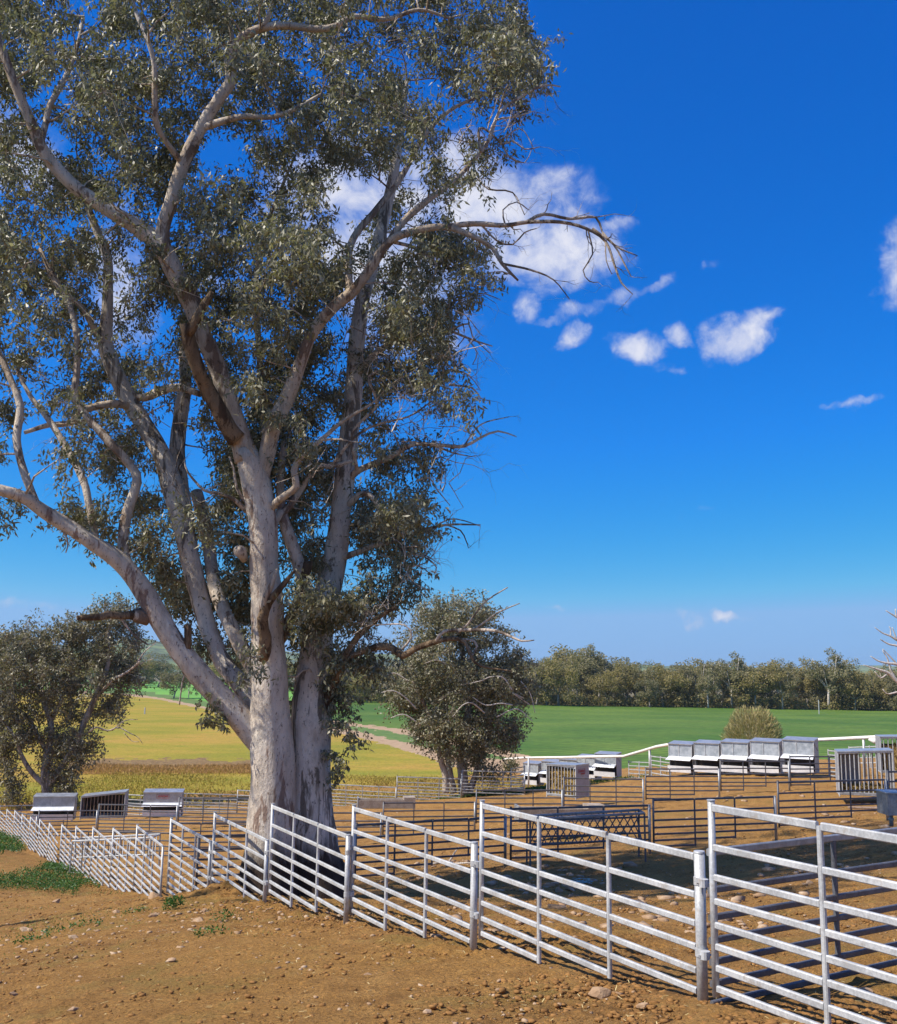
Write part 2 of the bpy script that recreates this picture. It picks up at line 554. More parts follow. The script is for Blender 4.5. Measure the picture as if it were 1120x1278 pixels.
class MB:
    """collects quads and n-gons, builds one mesh"""
    def __init__(self, origin=(0, 0, 0)):
        self.v, self.f, self.o = [], [], np.array(origin, float)

    def add(self, vs_, fs):
        b = len(self.v)
        self.v += [tuple(np.array(v, float) - self.o) for v in vs_]
        self.f += [tuple(b + i for i in f) for f in fs]
        return self

    def box(self, c, s, rz=0.0, bev=0.0):
        c = np.array(c, float)
        x, y, z = [v / 2 for v in s]
        cr, sr = math.cos(rz), math.sin(rz)
        vv = []
        for dz in (-z, z):
            for dx, dy in ((-x, -y), (x, -y), (x, y), (-x, y)):
                vv.append(c + (dx * cr - dy * sr, dx * sr + dy * cr, dz))
        return self.add(vv, [(3, 2, 1, 0), (4, 5, 6, 7), (0, 1, 5, 4), (1, 2, 6, 5), (2, 3, 7, 6), (3, 0, 4, 7)])

    def bar(self, p0, p1, w, h, up=(0, 0, 1), bev=.22):
        """rounded rectangular section from p0 to p1: w sideways, h along up"""
        p0, p1 = np.array(p0, float), np.array(p1, float)
        d = p1 - p0
        d /= np.linalg.norm(d)
        up = np.array(up, float)
        s = np.cross(d, up)
        s /= np.linalg.norm(s)
        u = np.cross(s, d)
        b = bev * min(w, h)
        prof = [(-w / 2, -h / 2 + b), (-w / 2 + b, -h / 2), (w / 2 - b, -h / 2), (w / 2, -h / 2 + b),
                (w / 2, h / 2 - b), (w / 2 - b, h / 2), (-w / 2 + b, h / 2), (-w / 2, h / 2 - b)]
        vv = [q + s * a + u * c for q in (p0, p1) for a, c in prof]
        fs = [(i, (i + 1) % 8, 8 + (i + 1) % 8, 8 + i) for i in range(8)]
        fs += [tuple(range(7, -1, -1)), tuple(range(8, 16))]
        return self.add(vv, fs)

    def tube(self, pts, rad, n=10, caps=True):
        pts = np.array(pts, float)
        if np.isscalar(rad):
            rad = [rad] * len(pts)
        vv = []
        ref = None
        for i, p in enumerate(pts):
            d = pts[min(i + 1, len(pts) - 1)] - pts[max(i - 1, 0)]
            d /= (np.linalg.norm(d) + 1e-9)
            if ref is None:
                ref = np.array([1.0, 0, 0]) if abs(d[0]) < .8 else np.array([0, 0, 1.0])
            s = np.cross(d, ref)
            s /= np.linalg.norm(s)
            u = np.cross(s, d)
            ref = u
            for k_ in range(n):
                a = 2 * math.pi * k_ / n
                vv.append(p + rad[i] * (math.cos(a) * s + math.sin(a) * u))
        fs = []
        for i in range(len(pts) - 1):
            for k_ in range(n):
                fs.append((i * n + k_, i * n + (k_ + 1) % n, (i + 1) * n + (k_ + 1) % n, (i + 1) * n + k_))
        if caps:
            fs.append(tuple(range(n - 1, -1, -1)))
            fs.append(tuple((len(pts) - 1) * n + k_ for k_ in range(n)))
        return self.add(vv, fs)

    def build(self, name, mat, parent=None, smooth=False, loc=None):
        me = bpy.data.meshes.new(name)
        me.from_pydata(self.v, [], self.f)
        if smooth:
            for p_ in me.polygons:
                p_.use_smooth = len(p_.vertices) == 4
        me.materials.append(MAT[mat])
        me.update()
        return link(name, me, parent, loc)


# lattice noise in numpy
_T = rng.random((256, 256)).astype(np.float32)


def vnoise(x, y):
    xi, yi = np.floor(x).astype(int), np.floor(y).astype(int)
    fx, fy = x - xi, y - yi
    fx = fx * fx * (3 - 2 * fx)
    fy = fy * fy * (3 - 2 * fy)
    a, b = xi % 256, (xi + 1) % 256
    c, d = yi % 256, (yi + 1) % 256
    return (_T[a, c] * (1 - fx) + _T[b, c] * fx) * (1 - fy) + (_T[a, d] * (1 - fx) + _T[b, d] * fx) * fy


def fbm(x, y, oct_=4, gain=.5):
    s, a, n_ = 0, 1, 0
    for i in range(oct_):
        s = s + a * vnoise(x * 2 ** i + 17.3 * i, y * 2 ** i + 5.1 * i)
        n_ += a
        a *= gain
    return s / n_


# ------------------------------------------------------------------ where the fences stand
OFF = [0, .253, .445, .60, .75, .883, 1.02, 1.15, 1.28]


def level_pair(Lx, Ly, Rx, Ry, YL, YR=None):
    """two ends of a level rail: the right end's distance follows from its height"""
    a = P(Lx, Ly, YL)
    d = ray(Rx, Ry)
    if YR is None:
        YR = a[2] * d[1] / d[2]
    b = d * (YR / d[1])
    b[2] = a[2]
    return a, b


# front fence: (left px, left py, right px, right py, distance of left end, rails at left)
FRONT = [(888, 1008, 1433, 1100, 6.98, 8), (602, 1005.5, 867, 1069, 9.85, 8), (442, 1010, 589, 1054.3, 12.4, 8),
         (340.5, 1007.3, 433, 1043.9, 14.9, 8), (268.5, 1017.4, 332, 1049, 17.6, 8), (214, 1024, 262, 1050.5, 20.1, 9),
         (171.6, 1032, 203.5, 1058.4, 23.1, 9), (141.8, 1035.4, 169.8, 1058.6, 25.8, 9), (116.6, 1034, 140, 1053.5, 28.5, 9),
         (95.4, 1032.9, 115, 1050.5, 31.2, 9), (77.7, 1030.5, 94, 1048, 33.9, 9), (62, 1028.6, 73, 1044, 36.6, 8),
         (50, 1023.8, 61, 1038, 39.3, 8), (38.4, 1020.5, 49, 1034, 42, 8), (28, 1017.3, 38, 1030, 44.7, 8),
         (18.8, 1012.5, 28, 1025, 47.4, 8), (9, 1011, 18, 1021, 50.1, 8), (-2, 1011, 8, 1019, 52.8, 8), (-16, 1010, -3, 1017, 55.5, 8)]
front = []
ctrl = []          # terrain control points x, y, z
for (lx, ly, rx, ry, yl, nr) in FRONT:
    a, b = level_pair(lx, ly, rx, ry, yl)
    if yl > 22:                                   # far panels: keep them 2.9 m long, pixel heights get too small to tell
        yr = yl - 2.45
        b = P(rx, ry, yr)
        b[2] = a[2]
    front.append((a, b, nr))
    ctrl.append((a[0], a[1], a[2] - OFF[nr - 1] - .13))

# yard fences further back: (Lx, Ly, Rx, Ry, Y left, Y right or None, stile fractions, line)
REAR = [
    (445, 1030, 629, 1019.5, 21.5, 23.0, 'first'), (248, 1044, 440, 1031.5, 20.6, 21.3, 'first'),
    (638, 1010, 808.5, 1005.5, 22.6, None, 'first'), (815.5, 999, 965.5, 994.6, 23.6, None, 'first'),
    (971, 977, 1104, 973.3, 25.6, None, 'first'), (1108, 963.5, 1250, 960, 26.8, None, 'first'),
    (77, 1037, 212, 1036.6, 36.6, 36.4, 'second'), (215, 1028, 322, 1027.5, 33.5, 34.0, 'second'),
    (370, 1014.9, 474.5, 1014.6, 34.0, 34.3, 'second'), (479, 1002.6, 591.5, 1001.5, 34.4, None, 'second'), (595, 986.5, 700.5, 986.8, 34.6, 35.0, 'second'),
    (704, 971.4, 801.5, 972, 35.6, 35.6, 'second'), (806, 960, 896, 957, 36.8, 37.2, 'second'), (899.3, 950.2, 983.2, 949.6, 37.6, 38.0, 'second'),
    (986, 944.7, 1060, 944.0, 38.4, 39.0, 'second'),
    (21, 1014, 46, 1013.2, 48.8, 47.6, 'third'), (49, 1013, 120.3, 1011.8, 45.0, None, 'third'), (124, 1004.4, 220.3, 1004, 43.0, 43.0, 'third'), (224, 995.8, 316, 995.2, 42.4, 42.4, 'third'),
    (320, 995, 412, 990, 42.5, 43.5, 'third'),
    (0, 1006.3, 80, 1003, 56.0, 57.0, 'fourth'), (212, 990, 296, 989, 56.0, 55.6, 'fourth'), (297, 986.5, 372, 985, 55.4, 54.4, 'fourth'),
    (412, 979, 494, 976.6, 52.6, 51.6, 'fourth'), (496, 969.6, 575, 968.9, 51.0, 50.4, 'fourth'), (577, 962, 654, 961.3, 50.2, 49.8, 'fourth'),
    (158, 992, 212, 990.5, 57.0, 56.2, 'fourth'),
]
rear = []
for (lx, ly, rx, ry, yl, yr, line) in REAR:
    a, b = level_pair(lx, ly, rx, ry, yl, yr)
    rear.append((a, b, line))
    ctrl.append((a[0], a[1], a[2] - 1.17))
    ctrl.append((b[0], b[1], b[2] - 1.06))

for (px_, py_, y_) in ((12, 1060, 36), (40, 1063, 36), (-30, 1046, 43), (-60, 1062, 36), (20, 1075, 31), (60, 1085, 29.5)):
    q_ = P(px_, py_, y_)
    ctrl.append(tuple(q_))
for (px_, py_, y_) in ((1024, 1266, 6.2), (1100, 1292, 5.55), (759, 1219, 8.05), (868, 1232, 7.25), (675, 1191, 8.95), (532, 1159, 10.9), (484, 1148, 11.7), (590, 1170, 10.05), (890, 1226, 6.98)):
    q_ = P(px_, py_, y_)
    ctrl.append((q_[0], q_[1], q_[2] - .09))
ctrl += [(0, 0, -1.62), (0, 3.5, -1.92), (-4, 4, -2.5), (4, 3.5, -1.45), (-8, 12, -3.85), (8, 0, -.9), (-10, 0, -3.0), (-20, 12, -5.2), (-22, 25, -6.6),
         (-2.3, 16.8, -3.62), (-1, 14.5, -3.25), (2.97, 7.75, -2.22), (6, 9.5, -2.15), (5, 14, -2.85), (3, 18, -3.65), (9.5, 21.6, -3.2),
         (12, 15, -2.3), (16, 30, -3.6), (25, 20, -2.5), (20, 45, -4.0), (30, 45, -3.6), (-18, -10, -3.5), (15, -10, -.4), (0, -10, -.9),
         (-35, 40, -8.2), (-45, 60, -8.5), (-30, 62, -8.5), (-10, 62, -7.8), (14.55, 43, -4.12), (10.6, 47, -4.5), (4.6, 61, -6.8), (9.3, 57, -5.8),
         (6.7, 42, -5.2), (14, 34, -4.0), (1.3, 53, -6.25), (-24, 52, -7.9), (-16, 50, -7.3), (-26.5, 65, -8.5)]
CT = np.array(ctrl)
XY = CT[:, :2]


def _tps(r2):
    return np.where(r2 > 1e-9, .5 * r2 * np.log(np.maximum(r2, 1e-9)), 0)


_D = ((XY[:, None] - XY[None]) ** 2).sum(-1)
_n = len(XY)
_A = np.zeros((_n + 3, _n + 3))
_A[:_n, :_n] = _tps(_D) + np.eye(_n) * 1.5
_A[:_n, _n] = 1
_A[:_n, _n + 1:] = XY
_A[_n:, :_n] = _A[:_n, _n:].T
_S = np.linalg.solve(_A, np.concatenate([CT[:, 2], [0, 0, 0]]))

mound_a = P(303, 1116, 16.9)


def ground_z(x, y):
    x = np.asarray(x, float)
    y = np.asarray(y, float)
    sh = x.shape
    X = np.clip(x.ravel(), -60, 45)
    Yq = np.clip(y.ravel(), -20, 85)
    out = np.empty(len(X))
    for i in range(0, len(X), 20000):
        xs, ys = X[i:i + 20000], Yq[i:i + 20000]
        r2 = (xs[:, None] - XY[None, :, 0]) ** 2 + (ys[:, None] - XY[None, :, 1]) ** 2
        out[i:i + 20000] = _tps(r2) @ _S[:_n] + _S[_n] + _S[_n + 1] * xs + _S[_n + 2] * ys
    xx, yy = x.ravel(), y.ravel()
    far = -8.5 + .8 * (fbm(xx * .008, yy * .008, 3) - .5) * np.clip((yy - 90) / 100, 0, 1)
    w_ = np.clip((yy - 60) / 26, 0, 1)
    w2 = np.clip((np.abs(xx + 8) - 36) / 24, 0, 1)
    w_ = np.maximum(w_, w2 * np.clip((yy - 20) / 30, 0, 1))
    w_ = w_ * w_ * (3 - 2 * w_)
    out = out * (1 - w_) + far * w_
    out += .26 * np.exp(-(((xx - mound_a[0]) / .85) ** 2 + ((yy - mound_a[1]) / .55) ** 2))
    return out.reshape(sh)


def on_ground(px, py, y0=3.0, y1=120.0):
    """where the line of sight through a pixel meets the ground"""
    d = ray(px, py)
    ys = np.geomspace(y0, y1, 900)
    pts = d[None] * (ys / d[1])[:, None]
    g = ground_z(pts[:, 0], pts[:, 1])
    below = np.nonzero(pts[:, 2] < g)[0]
    i = below[0] if len(below) else len(ys) - 1
    q = pts[i]
    return np.array([q[0], q[1], float(ground_z(q[0:1], q[1:2])[0])])


# ------------------------------------------------------------------ ground
def project(x, y, z):
    v = np.stack([x, y, z], -1)
    zc = v @ cF
    zc = np.where(zc < .1, .1, zc)
    return 560 + F * (v @ cR) / zc, 639 - F * (v @ cU) / zc


def build_ground():
    ang = np.radians(np.concatenate([np.linspace(-62, -28, 40, endpoint=False), np.arange(-28, 28, .115), np.linspace(28, 62, 40)]))
    rows = [-12, -6, -2, 0, 1, 2, 2.8]
    y = 3.3
    while y < 340:
        rows.append(y)
        y *= 1.0052 if y < 24 else (1.009 if y < 66 else 1.0085)
    while y < 5600:
        rows.append(y)
        y *= 1.12
    rows = np.array(rows)
    yy = np.repeat(rows[:, None], len(ang), 1)
    reach = np.maximum(yy, 0) + 14 * np.exp(-np.maximum(yy, 0) / 3.0)
    xx = np.tan(ang)[None] * reach
    zz = ground_z(xx, yy)
    # lumps: churned soil, only where the ground is bare
    near = np.clip((70 - yy) / 30, 0, 1) * (yy > 0)
    rough = .35 + 1.3 * np.clip(fbm(xx * .5 + 3, yy * .5, 3) * 2.4 - .8, 0, 1)
    # distance to the front fence: hooves churn the soil beside it
    fx = np.interp(yy, [a[0][1] for a in front], [a[0][0] for a in front])
    dfen = xx - fx
    churn = np.exp(-((dfen - .3) / 1.6) ** 2) + .7 * np.clip(dfen / 3, 0, 1)
    amp = (.6 * rough + 1.2 * churn * rough) * near
    lump = (fbm(xx * 7.5, yy * 7.5, 4, .6) - .5)
    ridge = np.abs(fbm(xx * 2.3 + 9, yy * 2.3, 3) - .5)
    zz = zz + amp * (.060 * lump + .05 * (ridge - .12)) + near * .05 * (fbm(xx * .9, yy * .9, 3) - .5)
    # small ledge and wash-out line left of the fence
    zz = zz + near * .012 * (fbm(xx * 26, yy * 26, 2) - .5) * np.clip((24 - yy) / 12, 0, 1)
    nr_, nc = xx.shape
    V = np.stack([xx, yy, zz], -1).reshape(-1, 3)
    idx = np.arange(nr_ * nc).reshape(nr_, nc)
    Q = np.stack([idx[:-1, :-1], idx[:-1, 1:], idx[1:, 1:], idx[1:, :-1]], -1).reshape(-1, 4)
    C = V[Q].mean(1)
    px, py = project(C[:, 0], C[:, 1], C[:, 2])
    cy = C[:, 1]
    jit = (fbm(C[:, 0] * .6, cy * .6, 3) - .5)
    jpx = jit * np.clip(500 / np.maximum(cy, 1), 1.0, 9)
    q = py + jpx * 1.2
    far = cy > 46
    yard = np.interp(px, [-900, -200, 0, 100, 230, 330, 420, 500, 560, 600, 640, 700, 830, 1120, 2000],
                     [1012, 1004, 1002, 1001, 992, 986, 981, 978, 972, 967, 963, 962, 956, 945, 930])
    tr1 = np.interp(px, [-400, 0, 150, 200, 258, 330, 415, 450, 520, 560, 600, 680], [856, 862, 866, 872, 884, 897, 910, 917, 935, 948, 955, 958])
    hw1 = np.interp(px, [-400, 0, 258, 415, 520, 560, 620, 680], [.8, .9, 1.6, 3.4, 5, 8, 9, 8])
    tr2 = np.interp(px, [-400, 300, 415, 510, 604, 662, 740, 1100], [845, 888, 901, 914, 934, 949, 962, 1000])
    hw2 = np.interp(px, [300, 415, 510, 604, 662], [.5, 1.8, 3, 4.6, 4.5])
    zone = np.zeros(len(C), int)                      # 0 soil
    f_ = far & (q < yard)
    zone[f_] = 5                                      # crop by default
    pas = f_ & (q > tr1) & (px < 640)
    zone[pas] = 1
    strip = pas & (np.abs(q - np.interp(px, [80, 200, 320], [954, 953, 955]) - jit * 16) < 5.5) & (px > 85) & (px < 345)
    zone[strip] = 2
    zone[f_ & (np.abs(q - tr1) < hw1) & (px < 680)] = 3
    ver = f_ & (q < tr1 - hw1) & (q > tr2) & (px < 700)
    zone[ver] = 4
    zone[f_ & (np.abs(q - tr2) < hw2) & (px > 300) & (px < 700)] = 3
    lef = f_ & (q < tr1 - hw1) & (px < 330) & (q < tr2 + 200)
    zone[lef] = 6
    zone[lef & (q > tr1 - hw1 - np.interp(px, [0, 200, 330], [1, 5, 8]))] = 4
    zone[f_ & (px > 330) & (px < 490) & (q < 877)] = 6
    zone[f_ & (py < np.interp(px, [-300, 0, 330, 440, 650, 1120, 2000], [846, 847, 852, 867, 879.5, 886.2, 899]))] = 7
    names = {0: ('ground', 'soil'), 1: ('pasture', 'pasture'), 2: ('dry_grass_strip', 'dry_grass'), 3: ('dirt_track', 'track'),
             4: ('grass_verge', 'verge'), 5: ('crop_field', 'crop'), 6: ('far_paddock', 'paddock'), 7: ('woodland_floor', 'woodland_floor')}
    for k_, (nm, mt) in names.items():
        sel = Q[zone == k_]
        if not len(sel):
            continue
        u, inv = np.unique(sel, return_inverse=True)
        me = fast_mesh(nm, V[u], inv.reshape(-1, 4), mt, True)
        tag(link(nm, me), kind='structure')


build_ground()


# distant hills, each ridge a solid range with its own depth
def hill_range(name, dist, depth, prof, seed):
    pxs = np.linspace(-700, 1800, 260)
    top = np.interp(pxs, [p_[0] for p_ in prof], [p_[1] for p_ in prof])
    xs = (pxs - 560) / F * dist
    hz = np.interp(pxs, [0, 1120], [831.5, 848.5])
    ridge_z = (hz - top) / F * dist
    ridge_z = ridge_z + (fbm(xs * .004 + seed, xs * 0 + seed, 4) - .5) * dist * .006
    rowsn = 24
    V, Q = [], []
    for j in range(rowsn):
        t_ = j / (rowsn - 1)
        prof_h = math.sin(math.pi * min(1, t_ * 1.0)) ** .8
        yq = dist - depth / 2 + depth * t_
        zq = -10 + (ridge_z + 10) * prof_h + (fbm(xs * .006 + seed, xs * 0 + t_ * 7, 3) - .5) * dist * .010 * prof_h
        V.append(np.stack([xs * (yq / dist), np.full_like(xs, yq), zq], -1))
    V = np.concatenate(V)
    n_ = len(xs)
    idx = np.arange(rowsn * n_).reshape(rowsn, n_)
    Q = np.stack([idx[:-1, :-1], idx[:-1, 1:], idx[1:, 1:], idx[1:, :-1]], -1).reshape(-1, 4)
    tag(link(name, fast_mesh(name, V, Q, 'hill', True)), kind='structure')


hill_range('hills', 2600, 1400, [(-700, 800), (-200, 812), (60, 808), (150, 800), (188, 797), (230, 806), (262, 808), (330, 822), (420, 828), (475, 820),
                                 (500, 823), (560, 832), (720, 830), (820, 829), (840, 833), (1000, 838), (1800, 840)], 3.0)
hill_range('far_hills', 4200, 1500, [(-700, 812), (0, 806), (120, 812), (300, 808), (460, 822), (560, 828), (760, 833), (900, 835), (1800, 835)], 8.0)

# ------------------------------------------------------------------ fences
ORD = ['rightmost', 'second', 'third', 'fourth', 'fifth', 'sixth', 'seventh', 'eighth', 'ninth', 'tenth', 'eleventh', 'twelfth',
       'thirteenth', 'fourteenth', 'fifteenth', 'sixteenth', 'seventeenth', 'eighteenth', 'nineteenth']


def lerp(a, b, t_):
    return a + (b - a) * t_


def make_panel(a, b, nr, mat, label, group, bays=3, rail=(.030, .044), stepped=True, lean=0.0, lugs=True, name='yard_fence'):
    """stepped yard panel: level rails, the low ones stop at the uprights as the ground climbs to the right"""
    base = a - np.array([0, 0, OFF[nr - 1]])
    r = root(name, base, label, 'fence panel', group)
    d = (b - a) / np.linalg.norm(b - a)
    L_ = np.linalg.norm(b - a)
    ups = [i / bays for i in range(1, bays)]
    ends = []
    for j in range(nr):
        e = 1.0
        if stepped:
            if j == nr - 1:
                e = 1 / bays
            elif j == nr - 2:
                e = 2 / bays if bays > 2 else 1.0
        ends.append(e)
    for j in range(nr):
        mb = MB(base)
        h = rail[1] * (1.15 if j == 0 else 1)
        z = np.array([0, 0, -OFF[j]])
        for q in range(bays):
            t0, t1 = q / bays, (q + 1) / bays
            if t1 > ends[j] + .01:
                break
            jz = np.array([0, 0, random.uniform(-.004, .004)])
            p0, p1 = a + (b - a) * t0 + z + jz, a + (b - a) * t1 + z + jz
            off = .018 / L_
            mb.bar(lerp(a, b, t0 + off) + z + jz, lerp(a, b, t1 - off * (q < bays - 1)) + z + jz, rail[0], h)
        mb.build('rail', mat, r)
    # left upright, round with a cap
    mb = MB(base)
    bot = a - np.array([0, 0, OFF[nr - 1] + .05])
    mb.tube([bot, a + np.array([0, 0, .045])], .024, 10)
    mb.build('upright', mat, r, True)
    MB(base).tube([a + np.array([0, 0, .045]), a + np.array([0, 0, .052])], .029, 10).build('cap', mat, r)
    for t_ in ups + ([1.0] if lugs is None else []):
        low = max(j for j in range(nr) if ends[j] + .01 >= t_)
        q = a + (b - a) * t_
        MB(base).bar(q - np.array([0, 0, OFF[low] + .03]), q + np.array([0, 0, .0]), .032, .036, up=d).build('stay', mat, r)
    return r


def make_post(top, h, rad, mat, label, group, hinge=None):
    base = top - np.array([0, 0, h])
    r = root('fence_post', base, label, 'post', group)
    MB(base).tube([base - np.array([0, 0, .12]), top - np.array([0, 0, .012])], rad, 16).build('post_tube', mat, r, True)
    MB(base).tube([top - np.array([0, 0, .012]), top], [rad * 1.08, rad * .98], 16).build('cap', mat, r, False)
    if hinge is not None:
        d = hinge / np.linalg.norm(hinge)
        for f_ in (.80, .33):
            mb = MB(base)
            c = base + np.array([0, 0, h * f_])
            mb.tube([c - np.array([0, 0, .026]), c + np.array([0, 0, .026])], rad * 1.14, 14)
            e = c + d * (rad + .035)
            mb.tube([e - np.array([0, 0, .026]), e + np.array([0, 0, .026])], .034, 12)
            mb.bar(c, e, .012, .04)
            s = np.cross(d, [0, 0, 1.0])
            mb.tube([e - s * .05, e + s * .05], .008, 6)
            mb.build('hinge_clamp', mat, r)
    return r


FG = 'pale galvanised panels of the front fence'
front_notes = {0: 'nearest pale galvanised rail panel, running out of frame at the lower right',
               1: 'large pale galvanised stepped panel between the two thickest posts, nearest but one',
               2: 'pale galvanised panel directly right of the big gum trunk',
               3: 'pale galvanised panel standing right in front of the big gum trunks',
               4: 'pale galvanised panel with its low end behind the small earth mound',
               5: 'pale galvanised panel with fanned rails just right of the narrow gap in the front fence',
               6: 'pale galvanised panel just left of the narrow gap, the first of the tightly packed run'}
for i, (a, b, nr) in enumerate(front):
    lab = front_notes.get(i, 'pale galvanised panel, %s from the right along the front fence' % ORD[i])
    mat = 'galvanised_bright'
    make_panel(a, b, nr, mat, lab, FG)
pg = 'round posts of the front fence'
for i in range(1, 6):
    b = front[i][1]
    d = front[i - 1][0] - b
    d[2] = 0
    dirn = (front[i][1] - front[i][0]) / np.linalg.norm(front[i][1] - front[i][0])
    top = b + dirn * .05 + np.array([0, 0, [0, .045, .035, .03, .02, .02][i]])
    gz = float(ground_z(top[0:1], top[1:2])[0])
    dd = front[i - 1][0] - top
    dd[2] = 0
    make_post(top, top[2] - gz + .02, [.0, .038, .034, .030, .028, .028][i], 'galvanised_bright',
              ['', 'thick galvanised round post with hinge clamps, nearest in the front fence', 'thick galvanised round post with clamps, second nearest in the front fence',
               'galvanised round post just right of the big gum trunk', 'galvanised round post at the right foot of the earth mound',
               'galvanised post left of the earth mound, darker from shade'][i], pg, dd)
# end upright left of the gap
e = front[6][1]
make_post(e + np.array([0, 0, .01]), 1.2, .022, 'galvanised_bright', 'thin galvanised end post at the narrow gap in the front fence', pg)

# cross fence right of the thick post, shade put into its rail colour
d0 = np.array([0, 0, 0])
a = P(884, 1064, 7.02)
dr = ray(1040, 1046)
yb = a[2] * dr[1] / dr[2]
b = dr * (yb / dr[1])
b[2] = a[2]
step = (b - a)
c_end = a + step * 2.6
r = root('yard_fence', a - np.array([0, 0, 1.02]), 'shaded grey rail panel leading right from the thick near post, behind the nearest pale panel', 'fence panel', None)
offs = [0, .245, .42, .565, .70, .835, .96]
for j, o_ in enumerate(offs):
    MB(a - np.array([0, 0, 1.02])).bar(a - np.array([0, 0, o_]), c_end - np.array([0, 0, o_]), .030, .048 if j == 0 else .042).build('rail', 'galvanised_mid' if j == 0 else 'galvanised_shaded', r)
for t_ in (1.0, 1.85, 2.6):
    q = a + step * t_
    MB(a - np.array([0, 0, 1.02])).bar(q - np.array([0, 0, .9]), q - np.array([0, 0, .02]), .035, .036, up=step / np.linalg.norm(step)).build('stay', 'galvanised_shaded', r)

# yard fences
count = {}
names_line = {'first': 'first dark cross fence behind the pale fence', 'second': 'second row of dark yard fence',
              'third': 'dark fence in front of the three left feeders', 'fourth': 'farthest dark fence at the field edge'}
near_what = [
    'behind the pale panel right of the gum trunk', 'partly hidden by the big gum trunks', 'directly behind the diamond barred hay rack',
    'just right of the diamond barred hay rack', 'below the open hay shelter', 'behind the small metal water trough, cut by the frame',
    'above the small white hay rack', 'left of the gum trunks, above the earth mound',
    'just right of the gum trunk, below the farther concrete trough', 'right of the farther concrete trough, above the pale panel', 'left of and below the hay filled shelter',
    'in front of the hay filled shelter', 'in front of the left part of the near feeder row', 'in front of the middle of the near feeder row',
    'in front of the right end of the near feeder row',
    'short, at the left, behind the packed pale panels', 'in front of the leftmost feeder', 'in front of the open dark feeder and the lettered feeder',
    'between the lettered feeder and the gum trunk', 'just behind the gum trunk',
    'left of the leftmost feeder at the field edge', 'right of the lettered feeder at the field edge', 'left of the gum trunk at the field edge',
    'right of the gum trunk at the field edge', 'left of the mid yard tree at the field edge', 'right of the mid yard tree at the field edge',
    'behind the lettered feeder at the field edge']
for (a, b, line), nw in zip(rear, near_what):
    L_ = np.linalg.norm(b - a)
    nb = max(2, int(round(L_ / .98)))
    nr = 7
    mat = 'galvanised_shaded' if line in ('first', 'second', 'third') else 'galvanised_mid'
    make_panel(a, b, nr, mat, 'dark grey rail panel ' + nw, names_line[line], bays=nb, stepped=line in ('first', 'second'), rail=(.03, .042) if line == 'first' else (.034, .046))
    dirn = (b - a) / L_
    top = b + dirn * .04 + np.array([0, 0, .02])
    gz = float(ground_z(top[0:1], top[1:2])[0])
    make_post(top, max(.9, top[2] - gz), .034, 'galvanised_mid', 'grey post of the panel ' + nw, 'posts of the dark yard fences')

# light railings beside the feeders
def small_rail(p, q, n_, label, posts=2, mat='galvanised_bright', z1=.02):
    r_ = root('railing', (p[0], p[1], p[2] - 1.1), label, 'railing', 'light railings beside the feeders')
    for j in range(n_):
        z = np.array([0, 0, -1.0 * j / (n_ - 1)])
        MB((p[0], p[1], p[2] - 1.1)).bar(p + z, q + z, .035, .05).build('rail', mat, r_)
    for k_ in range(posts):
        c = lerp(p, q, k_ / (posts - 1))
        MB((p[0], p[1], p[2] - 1.1)).tube([c - np.array([0, 0, 1.15]), c + np.array([0, 0, .06])], .03, 8).build('upright', mat, r_)


small_rail(P(785, 951, 56), P(812, 952, 52), 6, 'light galvanised railing between the far feeder row and the bent pipe post', 3)
small_rail(P(813, 944, 51), P(837, 947, 48.5), 6, 'light galvanised railing just left of the near feeder row', 3)
small_rail(P(1034, 937, 43), P(1068, 940, 39), 7, 'light galvanised railing between the near feeder row and the open hay shelter', 3)
small_rail(P(638, 960, 55), P(655, 957, 52), 6, 'short light railing left of the far feeder row', 2)
small_rail(P(1060, 933, 50), P(1140, 930, 47), 5, 'light galvanised railing behind the open hay shelter', 4)

# ------------------------------------------------------------------ feeders
def sheet(mb, pts, th=.012):
    """thin solid plate from 4 corner points"""
    p = [np.array(v, float) for v in pts]
    n_ = np.cross(p[1] - p[0], p[2] - p[0])
    n_ /= np.linalg.norm(n_)
    q = [v - n_ * th for v in p]
    mb.add(p + q, [(0, 1, 2, 3), (7, 6, 5, 4), (0, 4, 5, 1), (1, 5, 6, 2), (2, 6, 7, 3), (3, 7, 4, 0)])


def letters(word, w, h, origin, mat='red_print', parent=None):
    cu = bpy.data.curves.new('lettering', 'FONT')
    cu.body = word
    cu.size = h
    cu.extrude = .002
    cu.align_x = 'CENTER'
    cu.align_y = 'CENTER'
    cu.resolution_u = 1
    cu.offset = .006
    o = bpy.data.objects.new('lettering', cu)
    dg = bpy.context.evaluated_depsgraph_get()
    COL.objects.link(o)
    dg.update()
    me = bpy.data.meshes.new_from_object(o.evaluated_get(dg))
    bpy.data.objects.remove(o)
    xs = [v.co.x for v in me.vertices]
    sx = w / (max(xs) - min(xs))
    for v in me.vertices:
        v.co.x *= sx
    me.materials.clear()
    me.materials.append(MAT[mat])
    o = link('lettering', me, parent, origin)
    o.rotation_euler = (math.pi / 2, 0, 0)
    return o


